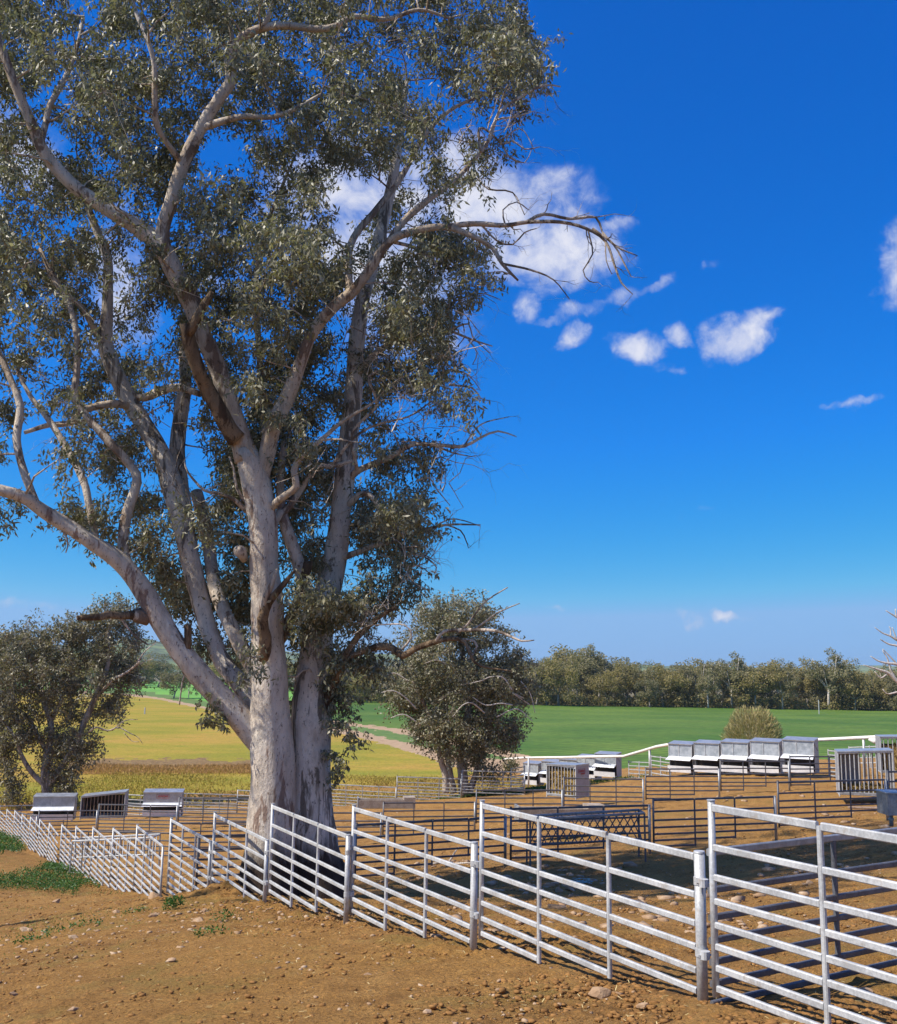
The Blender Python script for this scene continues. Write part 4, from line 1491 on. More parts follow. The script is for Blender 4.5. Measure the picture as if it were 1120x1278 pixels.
MAJ = [
    # left high limb
    ([(308, 575, 15, -.35), (296, 532, 11.5, -.4), (284, 492, 11, -.5), (268, 450, 10.8, -.6), (252, 412, 11, -.7), (237, 375, 12, -.8), (221, 345, 12, -.9), (203, 311, 12.5, -1.0), (172, 284, 10.5, -1.1),
      (143, 266, 9.5, -1.2), (112, 246, 9, -1.3), (89, 229, 8.5, -1.4), (57, 193, 8, -1.6), (39, 154, 7, -1.8), (21, 111, 6, -2), (9, 79, 5.5, -2.1), (-6, 30, 4.5, -2.2), (-12, -40, 3, -2.3)], 'limb_bark'),
    ([(205, 316, 11, -1.0), (203, 286, 9, -1.05), (214, 250, 9, -1.1), (229, 204, 8.5, -1.15), (250, 161, 8.5, -1.2), (275, 121, 8, -1.2), (289, 100, 7.5, -1.2), (286, 71, 6.5, -1.2), (304, 46, 6.2, -1.25),
      (329, 34, 5.5, -1.3), (361, 32, 4.8, -1.3), (396, 36, 4.4, -1.3), (420, 32, 4, -1.3), (442, 20, 3.5, -1.3), (482, 24, 3, -1.2), (523, 12, 2.4, -1.1), (560, 22, 1.8, -1.0)], 'limb_bark'),
    ([(250, 161, 5, -1.2), (268, 154, 5, -1.3), (304, 145, 4, -1.4), (339, 146, 3.4, -1.5), (368, 136, 2.8, -1.6), (400, 118, 2, -1.6)], 'limb_bark'),
    ([(229, 204, 5, -1.15), (214, 186, 4.2, -1.4), (196, 157, 4.2, -1.7), (193, 118, 4, -1.9), (193, 82, 3.8, -2), (186, 54, 3.3, -2.1), (171, 18, 2.8, -2.1), (160, -20, 2.2, -2.1)], 'limb_bark'),
    ([(50, 180, 5, -1.7), (57, 154, 4.5, -1.5), (62, 132, 4, -1.4), (82, 96, 3.5, -1.2), (96, 60, 2.6, -1.1), (104, 20, 2, -1)], 'limb_bark'),
    ([(289, 100, 3.6, -1.2), (290, 60, 3, -1.1), (286, 20, 2.5, -1), (280, -20, 2, -1)], 'limb_bark'),
    ([(325, 38, 4, -1.3), (336, 18, 3.3, -1.4), (344, -20, 2.6, -1.5)], 'limb_bark'),
    # right fork of the front trunk
    ([(321, 605, 12, -.25), (327, 585, 11, -.3), (332, 571, 10.5, -.3), (341, 532, 10.5, -.4), (357, 500, 9.5, -.5), (375, 454, 8.5, -.6), (389, 418, 8, -.7), (414, 386, 7.5, -.8), (442, 362, 7.2, -.9),
      (466, 329, 6.6, -1), (487, 301, 6, -1.1), (515, 289, 5, -1.2), (555, 283, 4.4, -1.3), (591, 295, 3.6, -1.4), (615, 309, 3, -1.4), (627, 329, 2.4, -1.5), (647, 350, 1.3, -1.5)], 'limb_bark'),
    ([(478, 313, 5, -1.05), (503, 277, 4.6, -1.0), (535, 249, 4.2, -.9), (567, 225, 3.4, -.8), (591, 200, 2.8, -.7), (611, 173, 2.5, -.6), (623, 141, 2, -.5), (651, 120, 1.8, -.4), (679, 106, 1.5, -.4), (700, 108, .9, -.4)], 'limb_bark'),
    ([(436, 368, 5, -.9), (438, 305, 4.6, -.4), (470, 261, 4.2, -.2), (499, 225, 3.8, 0), (530, 169, 3.2, .2), (563, 137, 2.6, .3), (607, 116, 1.8, .4)], 'limb_bark'),
    ([(332, 571, 5, -.3), (330, 520, 4.5, .2), (326, 470, 4.2, .4), (322, 410, 4, .5), (320, 350, 3.4, .6), (326, 300, 3, .6), (345, 250, 2.4, .7), (370, 190, 1.8, .8)], 'limb_bark'),
    # big leaning left limb
    ([(337, 935, 19, .05), (322, 922, 17.5, .05), (309, 908, 16.5, .05), (293, 890, 15.5, 0), (270, 866, 14.5, -.05), (248, 841, 14, -.1), (219, 803, 13, -.15), (198, 770, 12.5, -.2), (179, 736, 12, -.25),
      (160, 712, 11.5, -.3), (143, 696, 11, -.4), (118, 679, 10, -.5), (86, 657, 9, -.6), (54, 638, 8, -.7), (29, 621, 7.5, -.9), (0, 612, 7, -1), (-60, 598, 5.5, -1.2), (-130, 560, 4, -1.4)], 'gum_bark'),
    ([(45, 628, 5, -.7), (30, 590, 5, -.6), (21, 550, 4.7, -.5), (25, 507, 4.5, -.4), (14, 475, 4.2, -.3), (0, 443, 4, -.2), (-20, 400, 3, -.1)], 'limb_bark'),
    ([(120, 680, 5, -.5), (111, 632, 4.8, -.4), (104, 600, 4.6, -.3), (82, 557, 4.2, -.2), (57, 518, 3.8, 0), (39, 496, 3, .1), (20, 460, 2, .2)], 'limb_bark'),
    ([(165, 718, 8, -.3), (154, 686, 7, -.2), (157, 646, 6.5, -.1), (171, 600, 6.2, 0), (161, 579, 5.8, .1), (129, 543, 5.2, .1), (104, 514, 4.8, .2), (93, 493, 4.6, .2), (96, 464, 4.2, .3), (96, 421, 4, .3),
      (86, 379, 3.6, .4), (68, 350, 3, .4), (50, 310, 2.2, .5)], 'limb_bark'),
    # second and third left limbs
    ([(330, 890, 15, .3), (312, 868, 12, .4), (297, 850, 11.5, .5), (277, 825, 10.5, .6), (262, 790, 10.5, .7), (250, 750, 11, .8), (240, 710, 12, .9), (228, 650, 13, 1.0), (214, 604, 13, 1.1), (200, 564, 12, 1.2),
      (179, 529, 11, 1.3), (154, 486, 10.5, 1.4), (139, 454, 10.5, 1.4), (132, 430, 9.5, 1.4), (134, 386, 6.8, 1.4), (135, 350, 6.4, 1.4), (134, 321, 6, 1.4), (123, 293, 5, 1.4), (111, 261, 4, 1.4), (100, 220, 3, 1.4)], 'rough_gum_bark'),
    ([(330, 868, 10, .25), (316, 835, 9, .2), (298, 800, 9, .3), (280, 765, 8.5, .5), (268, 730, 8.5, .8), (262, 690, 8, 1.2), (255, 650, 8, 1.6), (245, 615, 8, 1.9)], 'limb_bark'),
    ([(240, 700, 9, .9), (232, 650, 9.5, 1.3), (224, 593, 10, 1.6), (222, 560, 9.5, 1.7), (226, 515, 9, 1.8), (231, 475, 8, 1.9), (229, 440, 6, 2.0), (235, 400, 4, 2.0), (245, 350, 3, 2.1)], 'rough_gum_bark'),
    ([(154, 492, 6, 1.4), (180, 496, 5.8, 1.3), (205, 486, 5.5, 1.1), (228, 484, 5, .9), (250, 492, 4, .7)], 'limb_bark'),
    ([(166, 508, 6, 1.35), (143, 504, 5.2, 1.0), (107, 511, 4.6, .8), (88, 528, 4.2, .7), (62, 530, 3.5, .6), (30, 540, 2.4, .5)], 'limb_bark'),
    ([(132, 432, 5, 1.4), (118, 412, 4.2, 1.2), (104, 386, 3.6, 1.1), (80, 362, 3, 1), (60, 330, 2.2, .9)], 'limb_bark'),
    # right side limbs
    ([(334, 640, 6, -.15), (345, 627, 5, -.4), (357, 618, 4.6, -.6), (370, 607, 4.6, -.7), (367, 588, 4.3, -.7), (375, 571, 4, -.7), (400, 550, 3, -.8), (429, 525, 2.4, -.8), (464, 504, 1.6, -.9)], 'limb_bark'),
    ([(337, 660, 7, -.1), (348, 642, 6, .1), (361, 632, 5.2, .2), (393, 586, 3.6, .2), (414, 582, 3.2, .2), (440, 575, 2, .2)], 'limb_bark'),
    ([(402, 775, 11, .6), (388, 752, 9.5, .4), (379, 725, 8.5, .3), (370, 695, 8, .2), (360, 668, 7.5, .2), (352, 640, 6.5, .2), (350, 600, 5, .3), (355, 550, 4, .4)], 'gum_bark'),
    ([(340, 812, 9, 0), (356, 785, 7.5, .0), (368, 760, 6.5, .1), (378, 735, 6, .1), (385, 700, 5, .0)], 'brown_dead_wood'),
    # T2 right branches
    ([(436, 600, 5, 1.0), (446, 588, 4.4, .8), (486, 571, 3.8, .6), (514, 555, 3, .4), (543, 555, 2.6, .3), (579, 557, 2.2, .3), (600, 546, 1.7, .3), (622, 538, 1.2, .2), (645, 545, .6, .2)], 'limb_bark'),
    ([(444, 470, 4.5, 1.2), (470, 440, 3.8, .9), (500, 420, 3.2, .8), (530, 402, 2.6, .7), (560, 412, 2, .6), (590, 424, 1.4, .6), (615, 432, .8, .6)], 'limb_bark'),
    ([(425, 640, 4.5, .9), (455, 615, 3.8, .7), (480, 640, 3, .6), (505, 668, 2.4, .6), (520, 664, 2.2, .5), (557, 655, 1.6, .4), (600, 655, .8, .4)], 'limb_bark'),
    ([(418, 700, 4.5, .8), (445, 690, 3.8, .6), (470, 680, 3.2, .5), (500, 672, 2.4, .4), (520, 640, 1.6, .3)], 'limb_bark'),
]
for pts, mt in MAJ:
    big.limb('limb', pts, mt, 14 if pts[0][2] > 7 else 9, major=pts[0][2] > 5.5, rough=.05)
# broken brown dead limb beside the left high limb
big.limb('dead_limb', [(296, 548, 12, -.5), (286, 535, 11, -.6), (271, 508, 9.5, -.75), (258, 485, 8.5, -.85), (250, 468, 8.5, -1), (242, 445, 9.5, -1.1), (236, 425, 10, -1.2), (232, 403, 9.5, -1.3)], 'brown_dead_wood', 14, nodes=False, rough=.09)
big.limb('dead_limb', [(234, 418, 8, -1.25), (246, 398, 6.5, -1.3), (255, 382, 6, -1.3), (265, 364, 3, -1.4)], 'brown_dead_wood', 12, nodes=False, rough=.1)
big.limb('dead_limb', [(184, 770, 11, -.2), (172, 768, 9, -.3), (166, 767, 7, -.35)], 'limb_bark', 12, nodes=False, rough=.07)
big.limb('dead_limb', [(170, 768, 6, -.33), (150, 769, 4.8, -.5), (136, 767, 5, -.6), (125, 770, 4.2, -.7), (96, 771, 3, -.9)], 'brown_dead_wood', 9, nodes=False, rough=.12)
big.limb('dead_limb', [(328, 822, 6.5, -.45), (330, 812, 7.5, -.55), (331, 795, 7, -.65), (328, 772, 6.5, -.8), (336, 752, 5, -.9), (347, 738, 4, -1.0), (356, 727, 3.4, -1.0), (368, 712, 1.6, -1.1)], 'brown_dead_wood', 11, nodes=False, rough=.1)
big.limb('dead_limb', [(329, 768, 5, -.8), (332, 745, 4, -.95), (339, 730, 3, -1), (346, 710, 1.5, -1.0)], 'limb_bark', 9, nodes=False, rough=.08)
big.limb('dead_limb', [(306, 700, 4, -.2), (299, 688, 8, -.3), (295, 684, 5, -.35)], 'limb_bark', 9, nodes=False, rough=.12)
big.limb('dead_limb', [(234, 812, 4.5, -.2), (234, 795, 4.5, -.2), (234, 780, 4, -.2)], 'brown_dead_wood', 8, nodes=False, rough=.1)
# low dark branch reaching right
RB = [
    ([(400, 905, 8, .5), (409, 876, 6.5, .3), (422, 841, 5.4, .1), (438, 806, 4.2, -.1), (454, 787, 3.8, -.2), (476, 768, 3.2, -.4), (494, 758, 2, -.5)]),
    ([(418, 850, 5, .1), (432, 828, 4.2, 0), (444, 817, 4.2, -.1), (473, 807, 4.6, -.4), (490, 809, 4.6, -.6), (503, 818, 4.6, -.8), (516, 811, 3.8, -.9), (537, 803, 3.6, -1.1), (563, 797, 3, -1.3), (580, 801, 2.6, -1.4),
      (589, 820, 2.2, -1.5), (600, 831, 1.6, -1.5), (640, 838, .8, -1.7)]),
    ([(545, 800, 2.2, -1.2), (555, 788, 2.2, -1.3), (586, 786, 2.1, -1.5), (617, 787, 1.9, -1.7), (637, 794, 1.6, -1.8), (651, 800, 1.2, -1.9), (667, 799, .6, -2)]),
    ([(572, 789, 1.6, -1.4), (583, 780, 1.4, -1.5), (606, 751, 1.1, -1.6), (634, 733, .6, -1.8)]),
    ([(590, 786, 1.4, -1.5), (600, 780, 1.2, -1.5), (623, 764, 1, -1.7), (649, 753, .6, -1.8)]),
    ([(500, 812, 1.6, -.7), (514, 795, 1.3, -.8), (505, 780, 1, -.8), (470, 780, .8, -.6), (450, 780, .6, -.5)]),
    ([(563, 797, 1.5, -1.3), (592, 800, 1.3, -1.4), (594, 812, 1.1, -1.4), (585, 822, .8, -1.5)]),
]
for i, pts in enumerate(RB):
    big.limb('dead_branch', [(x, y, r_ * 1.0, d) for x, y, r_, d in pts], 'brown_dead_wood' if i < 2 else 'dead_wood', 8, nodes=i == 0, rough=.08)
# bare pale branches against the sky
DB = [
    [(555, 283, 3.6, -1.3), (591, 279, 3.2, -1.4), (631, 281, 2.8, -1.5), (659, 277, 2.6, -1.5), (700, 277, 2.3, -1.6), (732, 285, 2.1, -1.7), (756, 301, 1.9, -1.7), (768, 333, 1.5, -1.8), (776, 353, 1.2, -1.8), (790, 367, .6, -1.8)],
    [(655, 278, 2.2, -1.5), (679, 267, 2.1, -1.4), (711, 273, 1.8, -1.4), (744, 271, 1.8, -1.4), (752, 289, 1.4, -1.4), (772, 309, 1.1, -1.5), (796, 319, .6, -1.5)],
    [(740, 285, 1.4, -1.7), (766, 305, 1.2, -1.8), (780, 330, 1, -1.8), (788, 345, .6, -1.8)],
    [(734, 286, 1.1, -1.7), (740, 317, 1, -1.7), (728, 337, .9, -1.7), (736, 351, .7, -1.7), (747, 352, .5, -1.7)],
    [(627, 329, 1.6, -1.5), (663, 337, 1.3, -1.6), (691, 349, 1, -1.7), (711, 373, .6, -1.8)],
    [(600, 279, 1.6, -1.4), (620, 300, 1.3, -1.3), (640, 305, 1.1, -1.3), (655, 290, .9, -1.3), (670, 285, .6, -1.3)],
    [(756, 301, 1, -1.7), (757, 325, .8, -1.7), (764, 342, .5, -1.7)],
    [(631, 281, 1.2, -1.5), (628, 262, .9, -1.5), (645, 252, .7, -1.5), (660, 262, .5, -1.5)],
    [(559, 233, 1.8, -.8), (590, 220, 1.4, -.8), (610, 236, 1.1, -.9), (640, 240, .9, -.9), (655, 268, .6, -1)],
    [(600, 190, 2, -.7), (598, 160, 1.8, -.6), (612, 165, 1.5, -.6), (628, 180, 1.4, -.6), (640, 175, 1.1, -.6), (655, 186, .9, -.6), (674, 183, .6, -.6)],
    [(611, 170, 1.4, -.6), (618, 150, 1.3, -.6), (640, 146, 1.1, -.6), (662, 140, .6, -.6)],
    [(628, 180, 1.2, -.6), (636, 196, 1, -.6), (655, 203, .7, -.6), (664, 186, .5, -.6)],
    [(625, 176, 1, -.6), (648, 160, .9, -.6), (660, 172, .7, -.6), (668, 190, .5, -.6)],
    [(679, 106, 1.4, -.4), (686, 115, 1.1, -.4), (682, 120, .7, -.4)],
    [(560, 412, 1.4, .6), (585, 404, 1.1, .6), (590, 420, .9, .6), (612, 441, .6, .6)],
    [(530, 402, 1.5, .7), (560, 380, 1.2, .7), (598, 366, .9, .6), (625, 374, .5, .6)],
    [(585, 424, 1, .6), (596, 440, .8, .6), (590, 455, .5, .6)],
    [(543, 555, 1.3, .3), (565, 565, 1, .3), (590, 570, .6, .3)],
    [(579, 557, 1.2, .3), (600, 530, 1, .3), (636, 520, .5, .3)],
    [(557, 655, 1, .4), (575, 662, .9, .4), (582, 675, .7, .4), (585, 684, .4, .4)],
    [(540, 660, 1, .4), (560, 648, .9, .4), (580, 650, .7, .4), (600, 657, .4, .4)],
    [(500, 690, 1.4, .4), (530, 695, 1.1, .4), (545, 708, .8, .4), (542, 716, .5, .4)],
    [(495, 680, 1.4, .4), (515, 700, 1.1, .4), (512, 720, .8, .4), (524, 738, .5, .4)],
    [(505, 685, 1.2, .4), (524, 690, 1, .4), (538, 697, .7, .4), (550, 705, .4, .4)],
    [(470, 690, 1.6, .4), (500, 700, 1.2, .4), (530, 710, .8, .4), (540, 722, .5, .4)],
    [(520, 600, 1.4, .5), (536, 596, 1.1, .5), (545, 610, .8, .5), (562, 631, .5, .5)],
    [(560, 480, 1.4, .6), (590, 484, 1.1, .6), (600, 497, .8, .6), (612, 500, .5, .6)],
    [(535, 475, 1.6, .6), (560, 462, 1.2, .6), (585, 468, .8, .6), (600, 487, .5, .6)],
    [(487, 301, 2.6, -1.1), (520, 310, 2, -1.0), (545, 330, 1.6, -1), (530, 360, 1.2, -1), (505, 380, .9, -1), (480, 400, .6, -1)],
    [(446, 586, 2.4, .5), (440, 540, 2, .3), (470, 505, 1.8, .2), (460, 470, 1.5, .1), (490, 455, 1.2, .1), (470, 430, 1, .1), (500, 400, .8, .1), (480, 370, .6, .1)],
    [(414, 582, 2.4, .2), (440, 548, 2, 0), (470, 530, 1.6, -.1), (510, 520, 1.2, -.2), (540, 500, .8, -.2)],
    [(150, 769, 1.6, -.5), (165, 790, 1.2, -.4), (185, 805, .8, -.4)],
    [(236, 830, 1.4, .1), (228, 850, 1, .1), (224, 880, .7, .1)],
    [(410, 882, 2, .3), (386, 835, 1.4, .2), (370, 845, 1.2, .1), (352, 842, .7, 0)],
    [(310, 640, 3, -.1), (290, 622, 2.4, -.3), (270, 615, 2, -.4), (255, 612, 1.6, -.5), (235, 590, 1.2, -.5), (230, 575, .8, -.5)],
    [(318, 640, 2.4, -.1), (296, 610, 1.8, -.3), (292, 585, 1.3, -.3), (286, 570, .8, -.3)],
    [(60, 640, 1.4, -.7), (84, 672, 1.2, -.6), (82, 690, .7, -.6)],
]
for pts in DB:
    big.limb('dead_branch', [(x, y, r_ * 1.08, d) for x, y, r_, d in pts], 'dead_wood', 6, nodes=False, rough=.06)

# fine forked bare twigs on the dead branches and along the crown's edge
TW = random.Random(77)
ta, tb, tra, trb = [], [], [], []


def twig(p, d, L_, r_, depth):
    n_ = 3
    for k_ in range(n_):
        d = d + np.array([TW.gauss(0, .28), TW.gauss(0, .28), TW.gauss(0, .28)])
        d = d / np.linalg.norm(d)
        q = p + d * L_ / n_
        r2 = r_ * .78
        ta.append(p)
        tb.append(q)
        tra.append(r_)
        trb.append(r2)
        if depth > 0 and TW.random() < .75:
            twig(q, d + np.array([TW.gauss(0, .7), TW.gauss(0, .6), TW.gauss(0, .7)]), L_ * TW.uniform(.45, .75), r2 * .75, depth - 1)
        p, r_ = q, r2


for pts_ in DB:
    for (x, y, r_, d_) in pts_[1:]:
        if TW.random() < .75:
            out = np.array([TW.gauss(.6, .5), TW.gauss(0, .6), TW.gauss(0, .6)])
            twig(P(x, y, TB + d_), out / np.linalg.norm(out), TW.uniform(.18, .5), max(.0045, r_ * .45 * TB / F), 2)
for (x0, y0, x1, y1, n_) in [(640, 100, 600, 230, 16), (600, 120, 560, 220, 12), (560, 220, 500, 300, 14), (600, 340, 540, 420, 14), (545, 420, 580, 520, 16), (570, 530, 530, 640, 16), (530, 640, 500, 740, 16), (500, 380, 540, 540, 14),
                             (480, 740, 440, 800, 10), (300, 60, 620, 40, 16), (60, 480, 160, 640, 14), (200, 480, 260, 700, 12), (430, 400, 500, 560, 22), (20, 300, 160, 420, 12), (360, 500, 420, 700, 14)]:
    for k_ in range(n_):
        t_ = TW.random()
        x, y = x0 + (x1 - x0) * t_ + TW.gauss(0, 10), y0 + (y1 - y0) * t_ + TW.gauss(0, 10)
        out = np.array([TW.gauss(.5 if x > 400 else -.2, .6), TW.gauss(-.2, .5), TW.gauss(.1, .6)])
        twig(P(x, y, TB + TW.gauss(-.3, .9)), out / np.linalg.norm(out), TW.uniform(.35, .85), TW.uniform(.007, .013), 2)
V_, Q_ = prisms(np.array(ta), np.array(tb), np.array(tra)[:, None], np.array(trb)[:, None])
tag(link('bare_twigs', fast_mesh('bare_twigs', V_ - big.base, Q_, 'dead_wood'), big.r), kind='stuff')

CROWN = [(-300, -150), (-120, -330), (200, -420), (450, -260), (610, -100), (655, -10), (672, 42), (690, 92), (664, 116), (640, 140), (632, 172), (612, 195), (606, 228), (572, 222), (540, 226),
         (520, 262), (560, 282), (604, 296), (612, 335), (596, 372), (560, 390), (548, 420), (566, 450), (582, 488), (578, 522), (552, 545), (534, 575), (532, 612), (544, 640), (524, 690), (516, 728), (482, 742),
         (470, 770), (446, 792), (428, 838), (410, 815), (405, 770), (385, 770), (366, 800), (357, 760), (346, 700), (346, 640), (314, 640), (312, 700), (310, 830), (290, 850), (262, 822), (238, 805), (222, 776),
         (202, 742), (178, 700), (150, 690), (128, 678), (104, 665), (60, 652), (38, 668), (-10, 655), (-120, 660), (-280, 560)]
SPARSE = [(70, 560, 70, 55, .45), (20, 470, 50, 45, .5), (145, 350, 34, 55, .25), (212, 540, 26, 50, .3), (500, 235, 46, 36, .5), (480, 300, 34, 30, .6), (60, 600, 60, 40, .4), (175, 590, 35, 30, .6), (40, 190, 40, 40, .5),
          (255, 200, 22, 26, .4), (300, 160, 26, 16, .4), (140, 40, 26, 18, .6), (225, 30, 24, 18, .5), (355, 740, 30, 60, .5), (260, 260, 40, 30, .7), (125, 620, 30, 20, .5), (285, 500, 30, 60, .55),
          (330, 390, 40, 60, .8), (560, 60, 30, 30, .85), (240, 560, 24, 40, .3), (540, 60, 40, 40, .8), (590, 150, 40, 40, .6), (500, 200, 40, 30, .6), (440, 300, 40, 40, .6), (400, 250, 40, 30, .7), (560, 350, 40, 30, .8), (500, 420, 40, 30, .7), (200, 420, 30, 40, .6), (90, 430, 30, 30, .6), (380, 830, 16, 20, .4), (165, 560, 14, 30, .5)]
MJ = np.array(big.major)
cl, cl_out = [], []
R_ = random.Random(5)
tries = 0
while len(cl) < 1060 and tries < 60000:
    tries += 1
    x, y = R_.uniform(-300, 700), R_.uniform(-420, 860)
    if not inpoly(x, y, CROWN):
        continue
    inside = x > -50 and y > -50
    if not inside and R_.random() > .33:
        continue
    w = 1.0
    for (sx, sy, rx, ry, k_) in SPARSE:
        if ((x - sx) / rx) ** 2 + ((y - sy) / ry) ** 2 < 1:
            w *= k_
    nz = float(fbm(np.array([x / 38 + 3]), np.array([y / 38 + 9]), 3)[0])
    w *= min(1, max(.12, (nz - .33) * 4.2))
    if R_.random() > w:
        continue
    dy = max(-4.2, min(4.5, R_.gauss(.3, 1.9)))
    if y > 560:
        dy = max(-1.6, min(2.6, dy * .7 + .3))
    if x < 0:
        dy *= 1.2
    Y = TB + dy
    d2 = np.hypot(MJ[:, 0] - x, MJ[:, 1] - y) - MJ[:, 3]
    j = int(np.argmin(d2))
    if d2[j] < 20 and Y < MJ[j, 2] + .35:
        if R_.random() < .86:
            Y = MJ[j, 2] + R_.uniform(.5, 2.6)
    (cl if inside else cl_out).append(P(x, y, Y))
# hanging sprays low on the trunks
for (x, y, n_, Y, s) in [(420, 870, 2, 17.0, 8), (445, 815, 3, 16.9, 12),
                         (418, 835, 3, 17.2, 14), (366, 880, 1, 18.2, 3), (460, 825, 2, 16.7, 12), (390, 745, 8, 16.6, 28), (375, 800, 3, 17.8, 10), (470, 720, 9, 17, 25), (430, 760, 6, 16.8, 16)]:
    for _ in range(n_):
        cl.append(P(x + R_.gauss(0, s), y + R_.gauss(0, s), Y + R_.gauss(0, .25)))
big.grow(cl + cl_out, 'limb_bark', rmax=.06)
front_cl = np.array(cl)
big.foliage(front_cl, 8, 31, .38, .105, .034, 'gum_leaf', spread=.27, droop=1.15)
# thin hanging sprays low on the trunks
sprays = []
for (x, y, n_, Y, sx, sy) in [(262, 876, 3, 16.6, 4, 5), (258, 888, 4, 16.6, 4, 7), (270, 900, 4, 16.6, 5, 6), (432, 912, 5, 16.9, 12, 8), (425, 938, 7, 16.9, 9, 12), (446, 930, 3, 16.9, 7, 5), (428, 962, 4, 16.9, 9, 6), (414, 900, 4, 16.9, 6, 14),
                              (424, 880, 5, 17.0, 7, 7), (366, 905, 6, 18.0, 4, 14), (367, 870, 5, 18.0, 4, 12), (420, 850, 5, 17.1, 8, 8), (440, 868, 3, 17, 8, 5)]:
    for _ in range(n_):
        sprays.append(P(x + R_.gauss(0, sx), y + R_.gauss(0, sy), Y + R_.gauss(0, .15)))
big.grow(sprays, 'twig_bark', name='hanging_twigs', rmax=.012, nside=4)
big.foliage(np.array(sprays), 3, 13, .16, .085, .034, 'gum_leaf', spread=.11, droop=1.3, name='hanging_foliage')
if cl_out:
    big.foliage(np.array(cl_out), 6, 16, .4, .15, .05, 'gum_leaf', spread=.36, droop=.8)
print('crown clusters', len(cl), len(cl_out))


# ---- trees in the yard edge
def blob_points(blobs, Y0, dys, seed):
    R2 = random.Random(seed)
    out = []
    for (x, y, rx, ry, n_) in blobs:
        k_ = 0
        while k_ < n_:
            u, v, w = R2.uniform(-1, 1), R2.uniform(-1, 1), R2.uniform(-1, 1)
            r2 = u * u + v * v + w * w
            if r2 > 1 or r2 < R2.random() * .35:
                continue
            px, py = x + u * rx, y + v * ry
            out.append(P(px, py, Y0 + w * dys * rx / 60))
            k_ += 1
    return out


mb_ = P(572, 990, 52)
mid = Tree('gum_tree', mb_, 'dense bushy multi stemmed gum tree at the yard edge in the middle distance', 'tree', 52)
mid.limb('trunk', [(579, 994, 7, 0), (578, 970, 6, 0), (577, 950, 5.5, 0), (580, 920, 5, 0), (585, 880, 4.5, 0), (580, 830, 3.5, 0), (572, 790, 2.5, 0), (566, 765, 1.5, 0)], 'far_bark', 10, rough=.06)
mid.limb('trunk', [(556, 990, 4.2, -.3), (556, 970, 3.8, -.3), (550, 945, 3.4, -.3), (543, 915, 3, -.4), (530, 880, 2.6, -.6), (515, 850, 2, -1)], 'limb_bark', 8)
mid.limb('trunk', [(567, 990, 4, .4), (562, 965, 3.8, .4), (558, 930, 3.5, .5), (556, 880, 3, .6), (548, 830, 2.4, .8), (535, 800, 1.6, 1)], 'limb_bark', 8)
mid.limb('trunk', [(584, 994, 4.5, .2), (593, 970, 4, .2), (600, 945, 3.6, .2), (610, 910, 3.2, .1), (620, 870, 2.6, 0), (640, 840, 2, -.4)], 'limb_bark', 8)
blobs = [(570, 765, 48, 26, 60), (545, 778, 35, 24, 36), (520, 805, 30, 25, 26), (600, 790, 34, 26, 34), (568, 822, 55, 34, 70), (520, 850, 38, 35, 46), (565, 880, 62, 48, 120), (615, 850, 40, 36, 62), (640, 828, 24, 22, 20),
         (648, 860, 20, 25, 12), (610, 910, 40, 32, 60), (575, 922, 42, 26, 52), (535, 905, 26, 26, 24), (592, 942, 22, 10, 8), (505, 870, 25, 20, 12), (607, 962, 12, 10, 7)]
pts = blob_points(blobs, 52, 3.2, 3)
mid.grow(pts, 'limb_bark', rmax=.09, nside=4)
mid.foliage(pts, 5, 16, .55, .17, .075, 'gum_leaf', spread=.5, droop=.8, trad=.008)
for pts_ in ([(640, 862, 1.2, -2), (628, 846, 1.1, -2.2), (612, 845, 1, -2.4), (600, 850, .8, -2.5), (575, 855, .5, -2.5)], [(640, 880, 1.2, -2), (625, 878, 1.1, -2.3), (606, 880, .9, -2.5), (590, 870, .5, -2.5)],
             [(655, 872, 1.1, -1), (640, 865, 1, -1.6), (662, 880, .7, -1)], [(605, 890, 1.3, -2), (590, 878, 1.1, -2.6), (578, 880, .9, -2.8), (565, 895, .6, -2.8)], [(620, 895, 1, -2), (645, 885, 1, -1.8), (665, 900, .5, -1.5)],
             [(520, 885, 1.2, -2), (505, 870, 1.1, -2.2), (490, 862, .9, -2.4), (474, 865, .4, -2.4)], [(525, 905, 1.2, -2), (505, 892, 1, -2.2), (488, 896, .7, -2.3)], [(510, 850, 1, -2), (492, 840, .9, -2), (478, 846, .5, -2)],
             [(650, 850, 1, -1), (662, 866, .9, -1), (668, 890, .5, -1)], [(560, 830, 1, -2), (545, 824, .9, -2.2), (530, 828, .5, -2.2)]):
    mid.limb('dead_branch', [(x, y, r_ * .75, d) for x, y, r_, d in pts_], 'pale_dead_wood', 5, nodes=False)

lb = P(57, 1000, 63)
lef = Tree('gum_tree', lb, 'grey green gum tree with forked pale trunk at the left frame edge', 'tree', 63)
lef.limb('trunk', [(60, 1002, 7, 0), (58, 985, 6, 0), (57, 965, 5.5, 0), (60, 940, 4.5, .1), (64, 915, 4, .2), (60, 890, 3.4, .3), (48, 860, 2.8, .5), (36, 825, 2, .6), (28, 800, 1.2, .7)], 'far_bark', 10)
lef.limb('trunk', [(58, 985, 4.5, 0), (72, 965, 4.2, -.2), (88, 940, 4, -.4), (104, 905, 3.8, -.5), (118, 872, 3.6, -.6), (130, 845, 3, -.7), (137, 815, 2.4, -.8), (135, 790, 1.8, -.8), (140, 770, 1, -.8)], 'far_bark', 8)
lef.limb('limb', [(56, 980, 3.6, 0), (40, 965, 3, -.2), (28, 945, 2.6, -.4), (18, 920, 2.2, -.6), (-10, 880, 1.6, -.8)], 'far_bark', 7)
